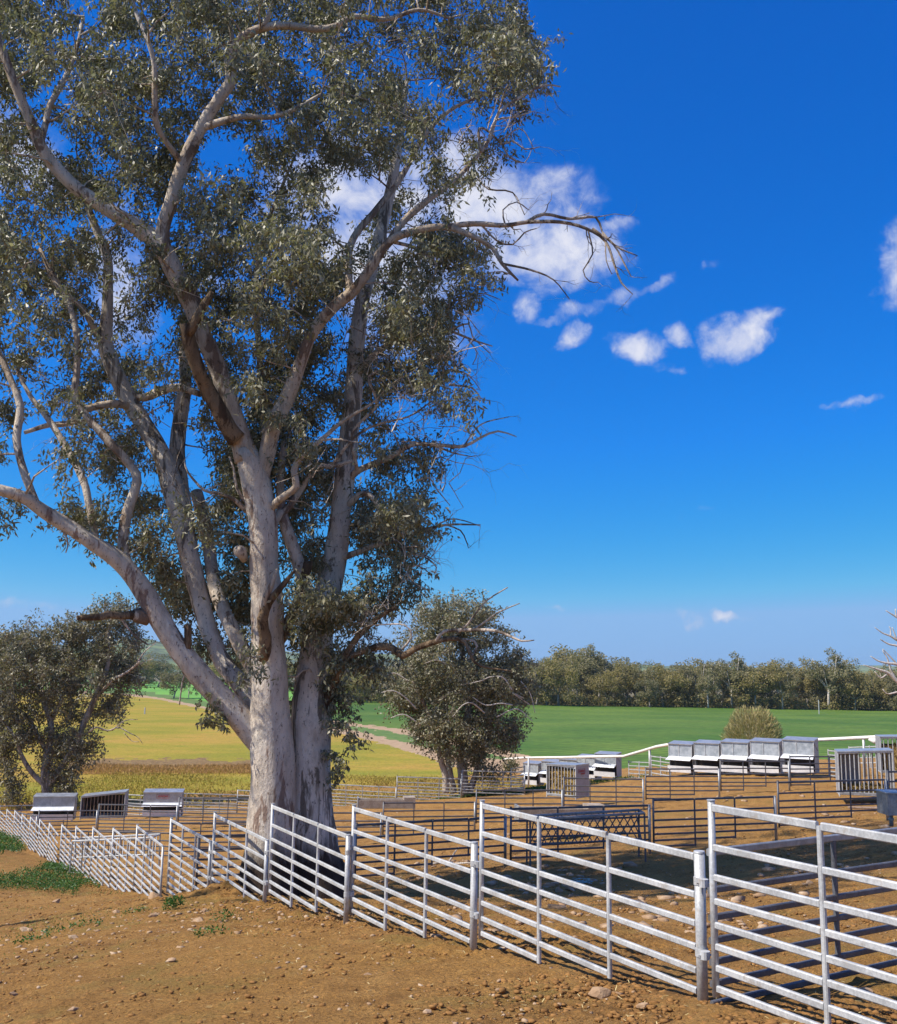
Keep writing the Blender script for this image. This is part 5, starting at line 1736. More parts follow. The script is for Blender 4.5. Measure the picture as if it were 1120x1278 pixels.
lef.limb('limb', [(60, 940, 3, .1), (45, 915, 2.6, .4), (35, 895, 2.2, .6), (15, 880, 1.8, .8), (-20, 850, 1.2, 1)], 'limb_bark', 6)
lef.limb('limb', [(120, 870, 2.4, -.6), (140, 850, 2, -1), (160, 838, 1.6, -1.2), (175, 825, 1, -1.4)], 'limb_bark', 6)
lef.limb('limb', [(62, 905, 2.4, .3), (78, 870, 2, .6), (88, 840, 1.6, .8), (85, 800, 1, .9)], 'limb_bark', 6)
blobs = [(145, 765, 32, 17, 34), (120, 790, 28, 22, 26), (85, 782, 28, 16, 26), (150, 800, 30, 25, 30), (75, 805, 30, 22, 26), (30, 800, 36, 22, 40), (-10, 810, 40, 30, 22), (20, 835, 45, 28, 44), (70, 840, 42, 28, 44), (125, 835, 38, 28, 42),
         (160, 845, 24, 22, 18), (155, 870, 20, 16, 8), (30, 870, 42, 25, 36), (85, 870, 36, 24, 30), (-20, 860, 40, 35, 18), (15, 905, 30, 28, 30), (40, 900, 26, 26, 18), (95, 915, 26, 30, 34), (75, 950, 22, 26, 30), (82, 980, 15, 14, 14),
         (8, 945, 16, 30, 22), (110, 935, 14, 12, 10), (-10, 930, 25, 40, 16), (130, 885, 20, 14, 10), (10, 985, 12, 14, 8), (22, 985, 5, 14, 3), (140, 890, 14, 8, 5)]
pts = blob_points(blobs, 63, 3.4, 9)
lef.grow(pts, 'limb_bark', rmax=.1, nside=4)
lef.foliage(pts, 5, 17, .62, .20, .085, 'gum_leaf_brown', spread=.55, droop=.8, trad=.009)
for pts_ in ([(110, 915, 1.6, -1), (120, 908, 1.4, -1.2), (135, 912, 1.3, -1.3), (148, 908, 1, -1.4), (162, 915, .8, -1.5), (172, 920, .5, -1.5), (178, 928, .4, -1.5)], [(140, 912, .9, -1.3), (155, 900, .7, -1.3), (172, 898, .4, -1.4)],
             [(155, 915, .8, -1.4), (165, 925, .5, -1.4), (174, 926, .4, -1.4)], [(170, 828, 1.2, -1.3), (182, 812, .9, -1.4), (195, 802, .5, -1.5)], [(165, 835, 1, -1.2), (180, 826, .7, -1.3), (192, 822, .4, -1.4)]):
    lef.limb('dead_branch', [(x, y, r_ * .8, d) for x, y, r_, d in pts_], 'dead_wood', 5, nodes=False)

# white dead tree beyond the right frame edge
dbp = gp(*(P(1152, 900, 74)[:2]))
dead = Tree('dead_tree', dbp, 'bleached bare dead tree reaching in at the right frame edge', 'tree', 74)
dead.limb('trunk', [(1152, 985, 8, 0), (1152, 940, 7, 0), (1150, 900, 6, 0), (1149, 860, 5, 0), (1152, 820, 4, 0), (1150, 780, 3, 0), (1156, 730, 1.6, 0)], 'pale_dead_wood', 9, nodes=False)
for pts_ in ([(1150, 880, 3.2, 0), (1132, 862, 2.6, 0), (1119, 849, 2.2, 0), (1109, 840, 1.9, 0), (1099, 836.5, 1.5, 0), (1085, 832, .8, 0), (1078, 830, .4, 0)], [(1150, 842, 2.6, 0), (1132, 834, 2, 0), (1119, 829, 1.7, 0), (1107.8, 827.7, 1.4, 0), (1097, 825, 1, 0), (1087, 819, .5, 0)],
             [(1151, 825, 2.2, 0), (1134, 812, 1.7, 0), (1120, 806, 1.4, 0), (1110, 804, 1.1, 0), (1099, 798, .5, 0)], [(1151, 818, 2.2, .2), (1134, 806, 1.6, .2), (1120, 799, 1.3, .2), (1112, 794, 1.1, .2), (1102, 790, .8, .2), (1092, 783, .4, .2)],
             [(1151, 790, 2, 0), (1132, 778, 1.4, 0), (1119, 770, 1.1, 0), (1106, 762, .5, 0)], [(1150, 868, 2, 0), (1134, 862, 1.4, 0), (1120, 864, 1.2, 0), (1108, 866, .8, 0), (1102, 860, .4, 0)], [(1112, 794, .8, .2), (1112, 785, .6, .2), (1110, 782, .4, .2)],
             [(1119, 849, 1.4, 0), (1112, 836, 1.1, 0), (1108, 822, .9, 0), (1102, 812, .5, 0)], [(1109, 840, 1, 0), (1100, 846, .8, 0), (1092, 838, .5, 0)], [(1120, 829, 1, 0), (1110, 818, .8, 0), (1102, 810, .4, 0)], [(1119, 770, .8, 0), (1118, 760, .5, 0)],
             [(1120, 799, .9, 0), (1114, 783, .5, 0)], [(1150, 850, 3, 0), (1170, 835, 2, 0), (1190, 800, 1, 0)], [(1152, 820, 3, 0), (1175, 790, 2, 0), (1200, 760, 1, 0)]):
    dead.limb('limb', [(x, y, r_ * 1.05, d) for x, y, r_, d in pts_], 'pale_dead_wood', 6, nodes=False)

# round brownish shrub beyond the near feeders
sp_ = P(940, 926, 128)
sg = gp(sp_[0], sp_[1])
r = root('shrub', sg, 'round brownish green leafless looking shrub in the crop behind the near feeders', 'shrub')
n_ = 9000
Rw, Hh = 3.75, 5.0
u = rng.random(n_)
th = rng.random(n_) * 2 * math.pi
ph = np.arccos(rng.random(n_) * .98)
dirs = np.stack([np.sin(ph) * np.cos(th), np.sin(ph) * np.sin(th), np.cos(ph)], -1)
rad = .45 + .55 * rng.random(n_) ** .5
rad *= .9 + .2 * fbm(th * 1.6, ph * 3, 3)
c = dirs * np.stack([np.full(n_, Rw), np.full(n_, Rw), np.full(n_, Hh)], -1) * rad[:, None]
ax = unit(dirs + np.array([0, 0, .6]) + rng.normal(0, .28, (n_, 3)))
s = unit(np.cross(ax, rng.normal(0, 1, (n_, 3))))
ll = (.35 + .5 * rng.random(n_))[:, None]
V = np.stack([c - ax * ll * .5, c + s * .03, c + ax * ll * .5, c - s * .03], 1).reshape(-1, 3)
tag(link('foliage', fast_mesh('foliage', V, np.arange(n_ * 4).reshape(-1, 4), 'shrub_leaf', False, rng.random(n_)), r), kind='stuff')
mb = MB()
for k_ in range(26):
    a_ = k_ * 2.4
    rr_ = .2 + .75 * random.random()
    mb.tube([(0.2 * math.cos(a_), .2 * math.sin(a_), 0), (Rw * .5 * rr_ * math.cos(a_), Rw * .5 * rr_ * math.sin(a_), Hh * .5), (Rw * .85 * rr_ * math.cos(a_), Rw * .85 * rr_ * math.sin(a_), Hh * (.95 - .45 * rr_))], [.07, .04, .015], 4)
mb.build('stems', 'limb_bark', r)


# ---- the row of trees beyond the fields
def proto_tree(name, label, leaf, H, W, nleaf, seed, trunk_mat, trunk_h=.35, group=None, lsize=.62):
    R3 = random.Random(seed)
    g3 = np.random.default_rng(seed)
    r = root(name, (0, 0, 0), label, 'tree', group)
    mb = MB()
    tips = []
    lean = R3.uniform(-.06, .06)
    fork = np.array([lean * H, 0, H * trunk_h])
    mb.tube([(0, 0, -.3), (lean * H * .5, 0, H * trunk_h * .5), fork], [.035 * H * .8, .026 * H * .8, .022 * H * .8], 7)
    for k_ in range(5):
        a_ = k_ * 1.26 + R3.uniform(-.4, .4)
        e = np.array([math.cos(a_) * W * R3.uniform(.18, .38), math.sin(a_) * W * R3.uniform(.18, .38), H * R3.uniform(.62, .95)])
        m_ = (fork + e) / 2 + np.array([math.cos(a_) * W * .06, math.sin(a_) * W * .06, -.02 * H])
        mb.tube([fork, m_, e], [.016 * H * .8, .011 * H * .8, .005 * H * .8], 5)
        tips += [e, m_, (m_ + e) / 2]
    mb.build('trunk', trunk_mat, r, True)
    cs, rs = [], []
    for q in tips:
        for _ in range(2):
            cs.append(q + np.array([R3.gauss(0, W * .11), R3.gauss(0, W * .11), R3.gauss(.02 * H, H * .05)]))
            rs.append(W * R3.uniform(.10, .19))
    for _ in range(13):
        a_ = R3.uniform(0, 6.28)
        cs.append(np.array([math.cos(a_) * W * .38, math.sin(a_) * W * .38, H * R3.uniform(.16, .70)]))
        rs.append(W * R3.uniform(.11, .17))
    cs, rs = np.array(cs), np.array(rs)
    k_ = g3.integers(0, len(cs), nleaf)
    d = unit(g3.normal(0, 1, (nleaf, 3)))
    pos = cs[k_] + d * (rs[k_] * (.35 + .65 * g3.random(nleaf) ** .5))[:, None] * np.array([1, 1, .75])
    pos[:, 2] = np.clip(pos[:, 2], H * .08, None)
    V = leaf_verts(pos, lsize, lsize * .55, .5, g3)
    tint = np.clip(.5 * g3.random(len(cs))[k_] + .5 * g3.random(nleaf), 0, 1)
    o = link('crown', fast_mesh('crown', V, np.arange(len(V)).reshape(-1, 4), leaf, False, tint), r)
    tag(o, kind='stuff')
    return r


def copy_tree(o):
    c = o.copy()
    COL.objects.link(c)
    for ch in [q for q in bpy.data.objects if q.parent == o]:
        d = ch.copy()
        COL.objects.link(d)
        d.parent = c
    return c


GR = 'trees of the long row beyond the fields'
protos = [
    proto_tree('gum_tree', 'olive brown round crowned gum tree in the long row beyond the crop', 'far_leaf_olive', 15, 15, 5200, 21, 'far_bark', .25, GR),
    proto_tree('gum_tree', 'tall green gum tree with open crown in the long row beyond the crop', 'far_leaf_green', 19, 13, 4600, 22, 'pale_dead_wood', .35, GR),
    proto_tree('gum_tree', 'dark green gum tree in the long row beyond the crop', 'far_leaf_dark', 15, 13, 5000, 23, 'far_bark', .22, GR),
    proto_tree('gum_tree', 'low pale trunked olive gum tree in the long row beyond the crop', 'far_leaf_olive', 12, 13, 4000, 24, 'pale_dead_wood', .32, GR),
    proto_tree('gum_tree', 'small grey green gum tree with bare trunk in the long row beyond the crop', 'far_leaf_green', 13, 9, 2600, 25, 'pale_dead_wood', .4, GR)]
used = [False] * 5


KIND = ['olive brown round crowned gum tree', 'tall green open crowned gum tree', 'dark green gum tree', 'low pale trunked olive gum tree', 'small grey green gum tree']
BINS = [(475, 'left of the bushy mid yard tree'), (560, 'behind the mid yard tree, left part'), (640, 'behind the mid yard tree, right part'), (690, 'just right of the bushy mid yard tree'),
        (745, 'above the far feeder row'), (800, 'above the bent feed pipe'), (850, 'above the left end of the near feeders'), (900, 'just left of the round shrub'), (950, 'above the round shrub'),
        (1000, 'just right of the round shrub'), (1050, 'by the thin pale post'), (1090, 'left of the white dead tree'), (1135, 'behind the white dead tree'), (9999, 'beyond the right frame edge')]


def row_label(k_, px, rank):
    return KIND[k_] + ', %s rank, ' % rank + [b for a, b in BINS if px < a][0]


def place_tree(k_, px, Y, h, label=None, group=None, sq=1.0):
    o = protos[k_] if not used[k_] else copy_tree(protos[k_])
    used[k_] = True
    x = P(px, 860, Y)[0]
    g_ = gp(x, Y)
    H0 = [15, 19, 15, 12, 13][k_]
    s = h / H0
    o.location = (x, Y, g_[2] - .3)
    o.scale = (s * sq, s * sq, s)
    o.rotation_euler = (0, 0, R_.uniform(0, 6.28))
    if label:
        o['label'] = label
    if group:
        o['group'] = group
    return o


prof = [(430, 828), (480, 829), (520, 830), (560, 826), (620, 822), (650, 826), (680, 822), (715, 802), (738, 812), (760, 822), (800, 822), (830, 826), (850, 824), (867, 818), (890, 826), (912, 817), (940, 826), (974, 820),
        (1000, 828), (1038, 820), (1060, 832), (1090, 828), (1130, 824), (1300, 826)]
px = 432.0
i = 0
spec = [0, 3, 0, 2, 0, 1, 2, 0, 3, 2, 0, 4, 1, 0, 2, 3, 0, 2, 1, 0, 4, 2]
while px < 1290:
    Y = 288 + R_.uniform(-6, 10)
    topy = float(np.interp(px, [a_[0] for a_ in prof], [a_[1] for a_ in prof]))
    k_ = spec[i % len(spec)]
    h = (float(np.interp(px, [430, 650, 1120, 1300], [868, 879.5, 886, 889])) - topy) / F * Y * R_.uniform(.80, 1.0)
    if min(abs(px - t_) for t_ in (715, 738, 867, 914, 974, 1038)) < 9:
        k_ = 1
        h *= 1.12
    place_tree(k_, px, Y, max(8, h * R_.uniform(.86, 1.08)), row_label(k_, px, 'front'))
    px += R_.uniform(10, 17)
    i += 1
px = 425.0
while px < 1300:                                   # second and third rank, mostly seen between the first
    Y = 312 + R_.uniform(-6, 40)
    topy = float(np.interp(px, [a_[0] for a_ in prof], [a_[1] for a_ in prof]))
    h = (872 - topy) / F * Y * R_.uniform(.92, 1.05)
    k_ = R_.choice([0, 2, 2, 0, 1])
    place_tree(k_, px, Y, max(10, h), row_label(k_, px, 'rear'), sq=1.15)
    px += R_.uniform(12, 20)
# left distance
LG = 'trees beyond the yellow pasture on the left'
for (px, Y, h, k_, lab, sq) in [(217, 292, 9.5, 2, 'small rounded dark gum tree standing alone beyond the end of the yellow pasture', 1.0), (236, 300, 9, 4, 'sparse pale trunked gum tree beside the lone rounded one beyond the yellow pasture', .8),
                            (252, 300, 8, 4, 'leaning thin gum tree seen just left of the forked limbs, beyond the pasture', .7), (262, 520, 14, 3, 'olive gum tree seen through the fork of the big limbs', 1.1)]:
    place_tree(k_, px, Y, h, lab, LG, sq)
for j in range(16):
    px = -120 + j * 21 + R_.uniform(-6, 6)
    place_tree(R_.choice([2, 2, 0, 2]), px, 470 + R_.uniform(-20, 60), R_.uniform(15, 19), 'dark gum tree in the far clump left of the big gum', 'dark trees in the far left clump', 1.2)
for j in range(9):
    px = 290 + j * 19 + R_.uniform(-5, 5)
    place_tree(R_.choice([2, 0, 0, 3]), px, 430 + R_.uniform(-20, 30), R_.uniform(12, 15), 'olive gum tree in the far clump behind the big gum trunks', 'olive trees seen between the trunks', 1.2)
for j in range(6):
    px = -60 + j * 30
    place_tree(R_.choice([3, 4, 0]), px, 335 + R_.uniform(-10, 10), R_.uniform(9, 12), 'gum tree behind the left frame edge tree at the pasture end', 'trees at the end of the yellow pasture', 1.0)
# unused prototypes would sit at the origin
for k_, o in enumerate(protos):
    if not used[k_]:
        place_tree(k_, 1200, 300, 12)
# low undergrowth along the foot of the far row
n_ = 26000
pxs = 420 + rng.random(n_) * 900
Yv = 282 + rng.random(n_) * 40
xs = (pxs - 560) / F * Yv
hh = (1.2 + 3.6 * fbm(xs * .09, Yv * .06, 3) ** 2) * rng.random(n_)
zz_ = ground_z(xs, Yv) + hh
V = leaf_verts(np.stack([xs, Yv, zz_], -1), .8, .5, .3)
tag(link('undergrowth', fast_mesh('undergrowth', V, np.arange(n_ * 4).reshape(-1, 4), 'far_leaf_olive', False, rng.random(n_) * .35)), 'low olive scrub along the foot of the far tree row', 'undergrowth', kind='stuff')

# ------------------------------------------------------------------ stones, clods, weeds
def blob_shape(seed, rough=.42):
    import bmesh
    bm = bmesh.new()
    bmesh.ops.create_icosphere(bm, subdivisions=1, radius=1)
    R4 = random.Random(seed)
    for v in bm.verts:
        v.co *= 1 + R4.uniform(-rough, rough)
        v.co.z *= .62
    me = bpy.data.meshes.new('tmp')
    bm.to_mesh(me)
    V = np.array([v.co[:] for v in me.vertices])
    Fc = np.array([p_.vertices[:] for p_ in me.polygons])
    bm.free()
    bpy.data.meshes.remove(me)
    return V, Fc


SH = [blob_shape(i) for i in range(8)]


def scatter(name, label, cat, mat, xy, size, sink=.3, dz=0.0):
    n_ = len(xy)
    z = ground_z(xy[:, 0], xy[:, 1])
    VV, FF, b = [], [], 0
    for k_ in range(8):
        sel = np.arange(k_, n_, 8)
        V0, F0 = SH[k_]
        a_ = rng.random(len(sel)) * 6.28
        ca, sa = np.cos(a_), np.sin(a_)
        st = 1 + .6 * rng.random(len(sel))
        X = (V0[None, :, 0] * st[:, None] * ca[:, None] - V0[None, :, 1] * sa[:, None]) * size[sel, None]
        Y_ = (V0[None, :, 0] * st[:, None] * sa[:, None] + V0[None, :, 1] * ca[:, None]) * size[sel, None]
        Z = V0[None, :, 2] * size[sel, None] * (.8 + .4 * rng.random(len(sel)))[:, None]
        v = np.stack([X + xy[sel, 0, None], Y_ + xy[sel, 1, None], Z + z[sel, None] + dz + size[sel, None] * (.5 - sink)], -1)
        VV.append(v.reshape(-1, 3))
        FF.append((F0[None] + (np.arange(len(sel)) * len(V0))[:, None, None] + b).reshape(-1, 3))
        b += len(sel) * len(V0)
    o = link(name, fast_mesh(name, np.concatenate(VV), np.concatenate(FF), mat))
    return tag(o, label, cat, kind='stuff')


def view_xy(n_, y0, y1, power=1.6, spread=.50):
    Y = y0 + (y1 - y0) * rng.random(n_) ** power
    X = (rng.random(n_) * 2 - 1) * Y * spread
    return np.stack([X, Y], -1)


xy = view_xy(90000, 4.2, 30, 1.2)
fx = np.interp(xy[:, 1], [a[0][1] for a in front], [a[0][0] for a in front])
dn = fbm(xy[:, 0] * .7, xy[:, 1] * .7, 3)
keep = rng.random(len(xy)) < np.clip((dn - .34) * 3.2, 0.15, 1) * (.35 + .65 * np.clip(1 - np.abs(xy[:, 0] - fx - .3) / 2.4, 0, 1) + .25 * (xy[:, 0] > fx))
xy = xy[keep]
scatter('soil_clods', 'loose brown clods strewn over the bare yard soil', 'soil clods', 'clod', xy, .004 + .022 * rng.random(len(xy)) ** 5, .4)
n_ = 15000
yq = 5.6 + 26 * rng.random(n_) ** 1.3
xq = np.interp(yq, [a[0][1] for a in front], [a[0][0] for a in front]) + rng.normal(.25, .55, n_)
kq = rng.random(n_) < np.clip((fbm(xq * 1.1 + 9, yq * 1.1, 3) - .36) * 4, .05, 1)
xy = np.stack([xq[kq], yq[kq]], -1)
scatter('churned_clods', 'dark churned clods lying thickly along the foot of the pale fence', 'soil clods', 'clod', xy, .005 + .026 * rng.random(len(xy)) ** 4, .55)
xy = view_xy(9000, 4.2, 62, 1.7)
dn = fbm(xy[:, 0] * .5 + 40, xy[:, 1] * .5, 3)
keep = rng.random(len(xy)) < np.clip((dn - .4) * 4, .04, 1)
xy = xy[keep]
scatter('small_stones', 'small tan stones scattered over the bare soil', 'stones', 'stone', xy, (.004 + .017 * rng.random(len(xy)) ** 5) * (1 + .03 * xy[:, 1]), .35)
# stonier patch left in front of the fence
n_ = 1100
c0 = on_ground(200, 1150)
xy = np.stack([c0[0] + rng.normal(0, 1.9, n_), c0[1] + rng.normal(0, 1.2, n_)], -1)
scatter('stone_patch', 'denser patch of pale stones on the ground left of the earth mound', 'stones', 'stone', xy, .006 + .032 * rng.random(n_) ** 5, .35)
n_ = 420
xy = []
for (px, py, s_, m_) in [(560, 1078, .5, 60), (690, 1100, .9, 120), (850, 1125, .9, 70), (1050, 1085, 1.1, 70), (760, 1150, .8, 60), (960, 1150, .6, 40), (1010, 1018, 1.2, 40), (700, 1110, .6, 40), (930, 955 + 40, 2.0, 60), (500, 1100, .6, 30), (640, 1040, 1.2, 40), (1080, 1035, .7, 30)]:
    g_ = on_ground(px, py)
    xy.append(np.stack([g_[0] + rng.normal(0, s_, m_), g_[1] + rng.normal(0, s_, m_)], -1))
xy = np.concatenate(xy)
scatter('yard_stones', 'tan stones lying in heaps inside the yards', 'stones', 'stone', xy, .016 + .075 * rng.random(len(xy)) ** 3.2, .35)
# bits of straw
n_ = 1500
xy = view_xy(n_, 4.2, 26, 1.4)
z = ground_z(xy[:, 0], xy[:, 1]) + .016
a_ = rng.random(n_) * 6.28
d = np.stack([np.cos(a_), np.sin(a_), rng.normal(0, .2, n_)], -1)
ll = (.008 + .022 * rng.random(n_))[:, None]
c = np.stack([xy[:, 0], xy[:, 1], z], -1)
s = np.stack([-np.sin(a_), np.cos(a_), np.zeros(n_)], -1) * .003
V = np.stack([c - d * ll - s, c + d * ll - s, c + d * ll + s, c - d * ll + s], 1).reshape(-1, 3)
tag(link('straw_litter', fast_mesh('straw_litter', V, np.arange(n_ * 4).reshape(-1, 4), 'straw')), 'short bits of straw littering the foreground soil', 'straw', kind='stuff')

# single larger rocks
ROCKS = [(193, 1122, 21, 'flat tan rock at the foot of the fence gap post'), (248, 1151, 18, 'largest pale pinkish rock below the earth mound'), (257, 1139, 12, 'pale rock just above the largest pinkish one left of the mound'),
         (70, 1127, 15, 'flat grey tan rock below the weed patch'), (55, 1164, 12, 'dark sided angular rock in the left foreground cluster'), (92, 1172, 15, 'pale flat rock at the right of the left foreground cluster'),
         (30, 1162, 13, 'rounded rock at the left of the left foreground cluster'), (145, 1140, 13, 'tan rock below the packed panels, beside the thin shadow'), (190, 1145, 12, 'orange tan rock below the fence gap'),
         (213, 1202, 14, 'half buried pale rock in the middle left foreground'), (91, 1262, 14, 'small rock near the lower left corner'), (16, 1242, 12, 'flat brown stone at the left frame edge near the bottom'),
         (458, 1218, 11, 'lone tan rock in the middle foreground'), (534, 1265, 13, 'flat light stone at the bottom centre'), (628, 1186, 16, 'tan rock just in front of the second pale post'),
         (748, 1246, 30, 'broad light clay lump in the right foreground'), (802, 1258, 14, 'oval pale stone right of the broad clay lump'), (788, 1082, 21, 'largest rounded tan rock lying in the tree shade'),
         (711, 1111, 14, 'cream oval stone seen through the large panel'), (835, 1127, 10, 'small tan rock close left of the thickest post'), (1082, 1243, 22, 'brown rock by the bottom rail at the lower right'),
         (678, 1098, 16, 'brown lumpy rock left of the cream stone'), (636, 1101, 11, 'leftmost orange stone behind the large panel'), (512, 1108, 13, 'pale rock behind the panel right of the gum'),
         (1012, 1104, 14, 'slanted orange rock behind the nearest panel'), (958, 1082, 9, 'small upright pale stone below the dark rail'), (985, 1081, 10, 'pair stone beside the small upright pale one')]
for i, (px, py, s, lab) in enumerate(ROCKS):
    g_ = on_ground(px, py)
    rad = s / F * g_[1] * .5
    import bmesh
    bm = bmesh.new()
    bmesh.ops.create_icosphere(bm, subdivisions=3, radius=1)
    R4 = random.Random(100 + i)
    planes = [(Vector((R4.gauss(0, 1), R4.gauss(0, 1), R4.gauss(0, .8))).normalized(), R4.uniform(.42, .74)) for _ in range(12)]
    for v in bm.verts:
        for nn_, dd in planes:
            dp = v.co.dot(nn_)
            if dp > dd:
                v.co -= nn_ * (dp - dd)
        v.co *= 1 + (float(vnoise(np.array([v.co.x * 3 + i * 7]), np.array([v.co.y * 3 + v.co.z * 2]))[0]) - .5) * .14
        v.co.x *= 1.15
        v.co.z *= .55
    me = bpy.data.meshes.new('rock')
    bm.to_mesh(me)
    bm.free()
    me.materials.append(MAT['stone'])
    o = link('rock', me, None, (g_[0], g_[1], g_[2] + rad * .18))
    o.scale = (rad, rad, rad)
    o.rotation_euler = (R4.uniform(-.25, .25), R4.uniform(-.25, .25), R4.uniform(-.5, .5))
    tag(o, lab, 'rock', 'larger rocks on the bare ground')

# fallen sticks beside the pale panel
for (px, py, L_, az_, el_, lab) in [(566, 1078, .55, .9, .75, 'broken pale stick poking up from the soil behind the pale panels'), (545, 1082, .8, .15, .1, 'pale fallen branch lying on the soil bank behind the pale panels'),
                                    (580, 1081, .5, -.2, .05, 'short pale branch piece beside the poking stick'), (676, 1122, .25, 1.2, .5, 'little pale twig seen through the large panel')]:
    g_ = on_ground(px, py)
    r = MB()
    d = np.array([math.cos(az_) * math.cos(el_), math.sin(az_) * math.cos(el_) * .4, math.sin(el_)])
    r.tube([-d * L_ * .5, d * L_ * .1 + np.array([0, 0, .02]), d * L_ * .5], [.028, .022, .012], 7)
    o = r.build('fallen_stick', 'pale_dead_wood', None, True, loc=(g_[0], g_[1], g_[2] + .03 + abs(d[2]) * L_ * .4))
    tag(o, lab, 'stick')
# blue net twine
g_ = on_ground(727, 1103)
mb = MB()
for k_ in range(26):
    p = np.array([random.gauss(0, .16), random.gauss(0, .10), .03 + random.random() * .03])
    q = p + np.array([random.gauss(0, .09), random.gauss(0, .06), random.uniform(-.01, .02)])
    q2 = q + np.array([random.gauss(0, .06), random.gauss(0, .05), random.uniform(-.02, .01)])
    mb.tube([p, q, q2], .0035, 4, False)
tag(mb.build('baling_twine', 'blue_net', None, loc=tuple(g_)), 'tangle of pale blue baling twine on the soil behind the large panel', 'twine')


# weeds
def weed_patch(name, label, pts, h, mat='weed_leaf', cat='weeds', leaf=.05, kind=None, droop=-.4, wid=.5):
    pts = np.array(pts)
    n_ = len(pts)
    z = ground_z(pts[:, 0], pts[:, 1])
    hh = h * rng.random(n_) ** .8
    c = np.stack([pts[:, 0], pts[:, 1], z + hh], -1)
    V = leaf_verts(c, leaf, leaf * wid, droop)
    o = link(name, fast_mesh(name, V, np.arange(n_ * 4).reshape(-1, 4), mat, False, np.clip(rng.random(n_) * .7 + .3 * hh / max(h.max() if hasattr(h, 'max') else h, .01), 0, 1)))
    return tag(o, label, cat, kind=kind)


def patch(cx, cy, rx, ry, n_, seed):
    """ragged patch given by its middle and radii in the ground plane"""
    out = []
    g4 = np.random.default_rng(seed)
    a_ = g4.random(n_ * 2) * 6.28
    r_ = g4.random(n_ * 2) ** .55
    x, y = np.cos(a_) * r_, np.sin(a_) * r_
    nz = fbm(cx + x * 3 + seed, cy + y * 3, 4)
    k_ = (1 - r_) + (nz - .5) * 2.0 > .12
    return np.stack([cx + x[k_] * rx, cy + y[k_] * ry], -1)


def poly_patch(poly, x0, x1, y0, y1, n_, jit=5.0):
    x = x0 + (x1 - x0) * rng.random(n_)
    y = y0 + (y1 - y0) * rng.random(n_)
    z = ground_z(x, y)
    px, py = project(x, y, z)
    nz = (fbm(x * 1.3, y * 1.3, 4) - .5)
    ok = np.array([inpoly(a_, b_ + c_ * jit * 2, poly) for a_, b_, c_ in zip(px, py, nz)])
    fx_ = np.interp(y, [a[0][1] for a in front], [a[0][0] for a in front])
    ok &= (x < fx_ - .12) & (rng.random(n_) < np.clip((nz + .38) * 2.6, .1, 1))
    return np.stack([x[ok], y[ok]], -1)


p1 = poly_patch([(58, 1084), (76, 1074), (100, 1084), (118, 1092), (140, 1101), (132, 1109), (102, 1107), (94, 1117), (62, 1114), (30, 1112), (4, 1112), (-30, 1110), (-30, 1098), (30, 1092)], -15, -6, 20, 37, 90000)
hh1 = .07 + .24 * fbm(p1[:, 0] * 2.2, p1[:, 1] * 2.2, 3)
weed_patch('weed_patch', 'bright green weeds growing below the tightly packed panels', p1, hh1, leaf=.055, kind='stuff')
p2 = poly_patch([(-60, 1034), (20, 1034), (46, 1046), (42, 1058), (25, 1066), (-10, 1070), (-60, 1073)], -28, -12, 33, 60, 110000)
hh2 = .1 + .35 * fbm(p2[:, 0] * 1.6, p2[:, 1] * 1.6, 3)
weed_patch('weed_patch', 'dark green weeds at the left frame edge below the fence', p2, hh2, leaf=.075, kind='stuff')
g3_ = on_ground(30, 1105)
p3 = patch(g3_[0], g3_[1], 1.6, 1.6, 1400, 3)
weed_patch('weed_patch', 'low sparse green weeds left of the bright weed patch', p3, np.full(len(p3), .07), leaf=.04, kind='stuff')
for (px, py, rx, ry, m_, lab, h_) in [(216, 1135, .16, .16, 240, 'small dark green weed among the stones left of the mound', .16), (40, 1175, .3, .25, 90, 'little green weed among the rocks at the far left', .06), (262, 1168, .2, .2, 60, 'tiny weed beside the rocks left of the mound', .08),
                                      (278, 1150, .15, .2, 60, 'thin green weed right of the largest pinkish rock', .12), (168, 1140, .25, .3, 50, 'low weed strip between stones below the fence gap', .05), (90, 1160, .4, .3, 90, 'thin green growth behind the left rock cluster', .05)]:
    g_ = on_ground(px, py)
    p_ = patch(g_[0], g_[1], rx, ry, m_, int(px))
    if len(p_):
        weed_patch('weed', lab, p_, np.full(len(p_), h_), leaf=.04, kind='stuff')
# sparse grass over the left foreground
n_ = 60000
xy = view_xy(n_, 8, 34, 1.2)
fx = np.interp(xy[:, 1], [a[0][1] for a in front], [a[0][0] for a in front])
nz = fbm(xy[:, 0] * .55 + 60, xy[:, 1] * .55, 4)
w = np.clip((nz - .42) * 5, 0, 1) * (xy[:, 0] < fx - .1) * np.clip((-xy[:, 0] / xy[:, 1] - .14) / .12, 0, 1) * np.clip((xy[:, 1] - 10) / 5, 0, 1)
xy = xy[rng.random(n_) < w]
weed_patch('sparse_grass', 'thin green grass spreading over the stony left foreground', xy, np.full(len(xy), .03), 'grass_blade', 'grass', .035, 'stuff', -1.5, .3)
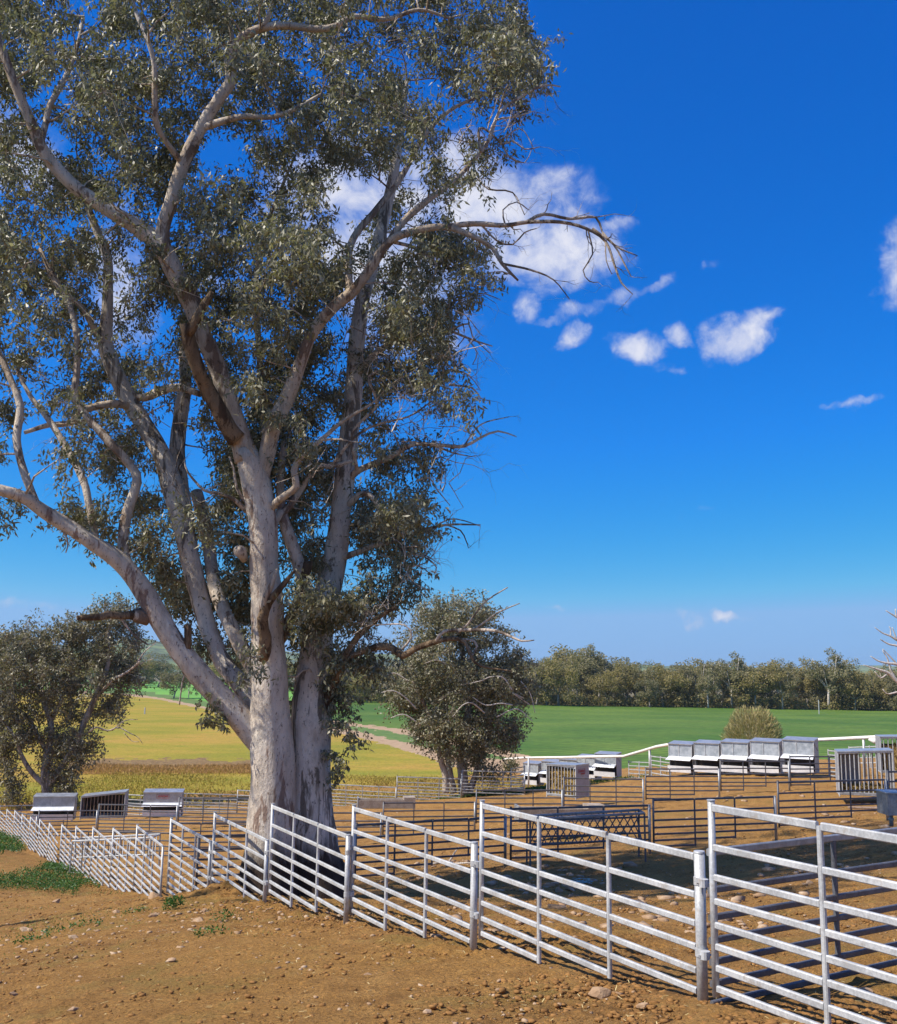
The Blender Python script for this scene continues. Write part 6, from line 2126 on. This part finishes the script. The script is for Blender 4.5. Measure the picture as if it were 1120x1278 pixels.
# rank grass outside the yard fence on the left and behind the far fence
n_ = 60000
xs = -34 + rng.random(n_) * 46
ys = 57 + rng.random(n_) * 26
nz = fbm(xs * .25, ys * .25, 4)
kp = rng.random(n_) < np.clip((nz - .3) * 3, 0, 1)
xs, ys = xs[kp], ys[kp]
ok = (ys > np.interp(xs, [-34, -12, -6, 0, 4], [60, 59.5, 59, 60, 66]))
xy = np.stack([xs[ok], ys[ok]], -1)
weed_patch('pasture_grass', 'dry yellow green grass along the outside of the far yard fence', xy, np.full(len(xy), .22), 'pasture_blade', 'grass', .22, 'stuff', -1.2, .22)
n_ = 15000
xs = -31 + rng.random(n_) * 20
ys = 87.5 + (rng.random(n_) - .5) * 8 + 1.2 * np.sin(xs * .3)
xy = np.stack([xs, ys], -1)[np.abs(rng.normal(0, 1, n_)) < 1.3]
weed_patch('dry_grass_tufts', 'taller brown dry grass in a band across the yellow pasture', xy, np.full(len(xy), .10), 'dry_blade', 'grass', .24, 'stuff', -1.2, .2)
# green strip at the foot of the mid yard tree
n_ = 9000
xs = rng.normal(2.6, 3.2, n_)
ys = rng.normal(52.8, .7, n_)
weed_patch('fence_grass', 'green grass growing under the mid yard tree along the far fence', np.stack([xs, ys], -1), np.full(n_, .14), 'weed_leaf', 'grass', .12, 'stuff', -1.0, .3)

# dark little bush by the end of the far feeder row
g_ = on_ground(637, 968)
r = root('small_bush', (P(637, 966, 57)), 'very small dark bush left of the far feeder row', 'bush')
n_ = 700
c = rng.normal(0, 1, (n_, 3)) * np.array([.22, .22, .2]) + np.array([0, 0, .42])
V = leaf_verts(c, .12, .07, .2)
tag(link('foliage', fast_mesh('foliage', V, np.arange(n_ * 4).reshape(-1, 4), 'far_leaf_dark', False, rng.random(n_) * .5), r), kind='stuff')
MB().tube([(0, 0, -.1), (0, 0, .4)], .04, 6).build('stem', 'dead_wood', r)


# pole outside the frame whose thin shadow crosses the stony ground below the fence
tipg = on_ground(258, 1116)
bx, by = tipg[0] - 9.4, tipg[1] - 9.4 * .30
bz = float(ground_z(np.array([bx]), np.array([by]))[0])
hp = math.hypot(9.4, 9.4 * .30) * math.tan(SUN_EL) + tipg[2] - bz
r = root('timber_pole', (bx, by, bz), 'tall timber pole beyond the left frame edge, throwing the thin shadow', 'pole')
MB().tube([(0, 0, -.5), (0, 0, hp * .5), (0, 0, hp)], [.11, .085, .06], 12).build('pole_shaft', 'timber', r, True)
MB().tube([(0, 0, hp), (0, 0, hp + .04)], [.07, .05], 12).build('cap', 'galvanised_mid', r)

# ------------------------------------------------------------------ air
hm = bpy.data.materials.new('haze')
hm.use_nodes = True
ht = hm.node_tree
ht.nodes.clear()
pv = ht.nodes.new('ShaderNodeVolumePrincipled')
pv.inputs['Color'].default_value = (.62, .80, 1.0, 1)
pv.inputs['Density'].default_value = .00009
pv.inputs['Anisotropy'].default_value = .2
ho = ht.nodes.new('ShaderNodeOutputMaterial')
ht.links.new(pv.outputs[0], ho.inputs['Volume'])
hb = MB().box((0, 3000, 60), (26000, 7000, 144)).build('haze', 'soil')
hb.data.materials.clear()
hb.data.materials.append(hm)
tag(hb, kind='stuff')
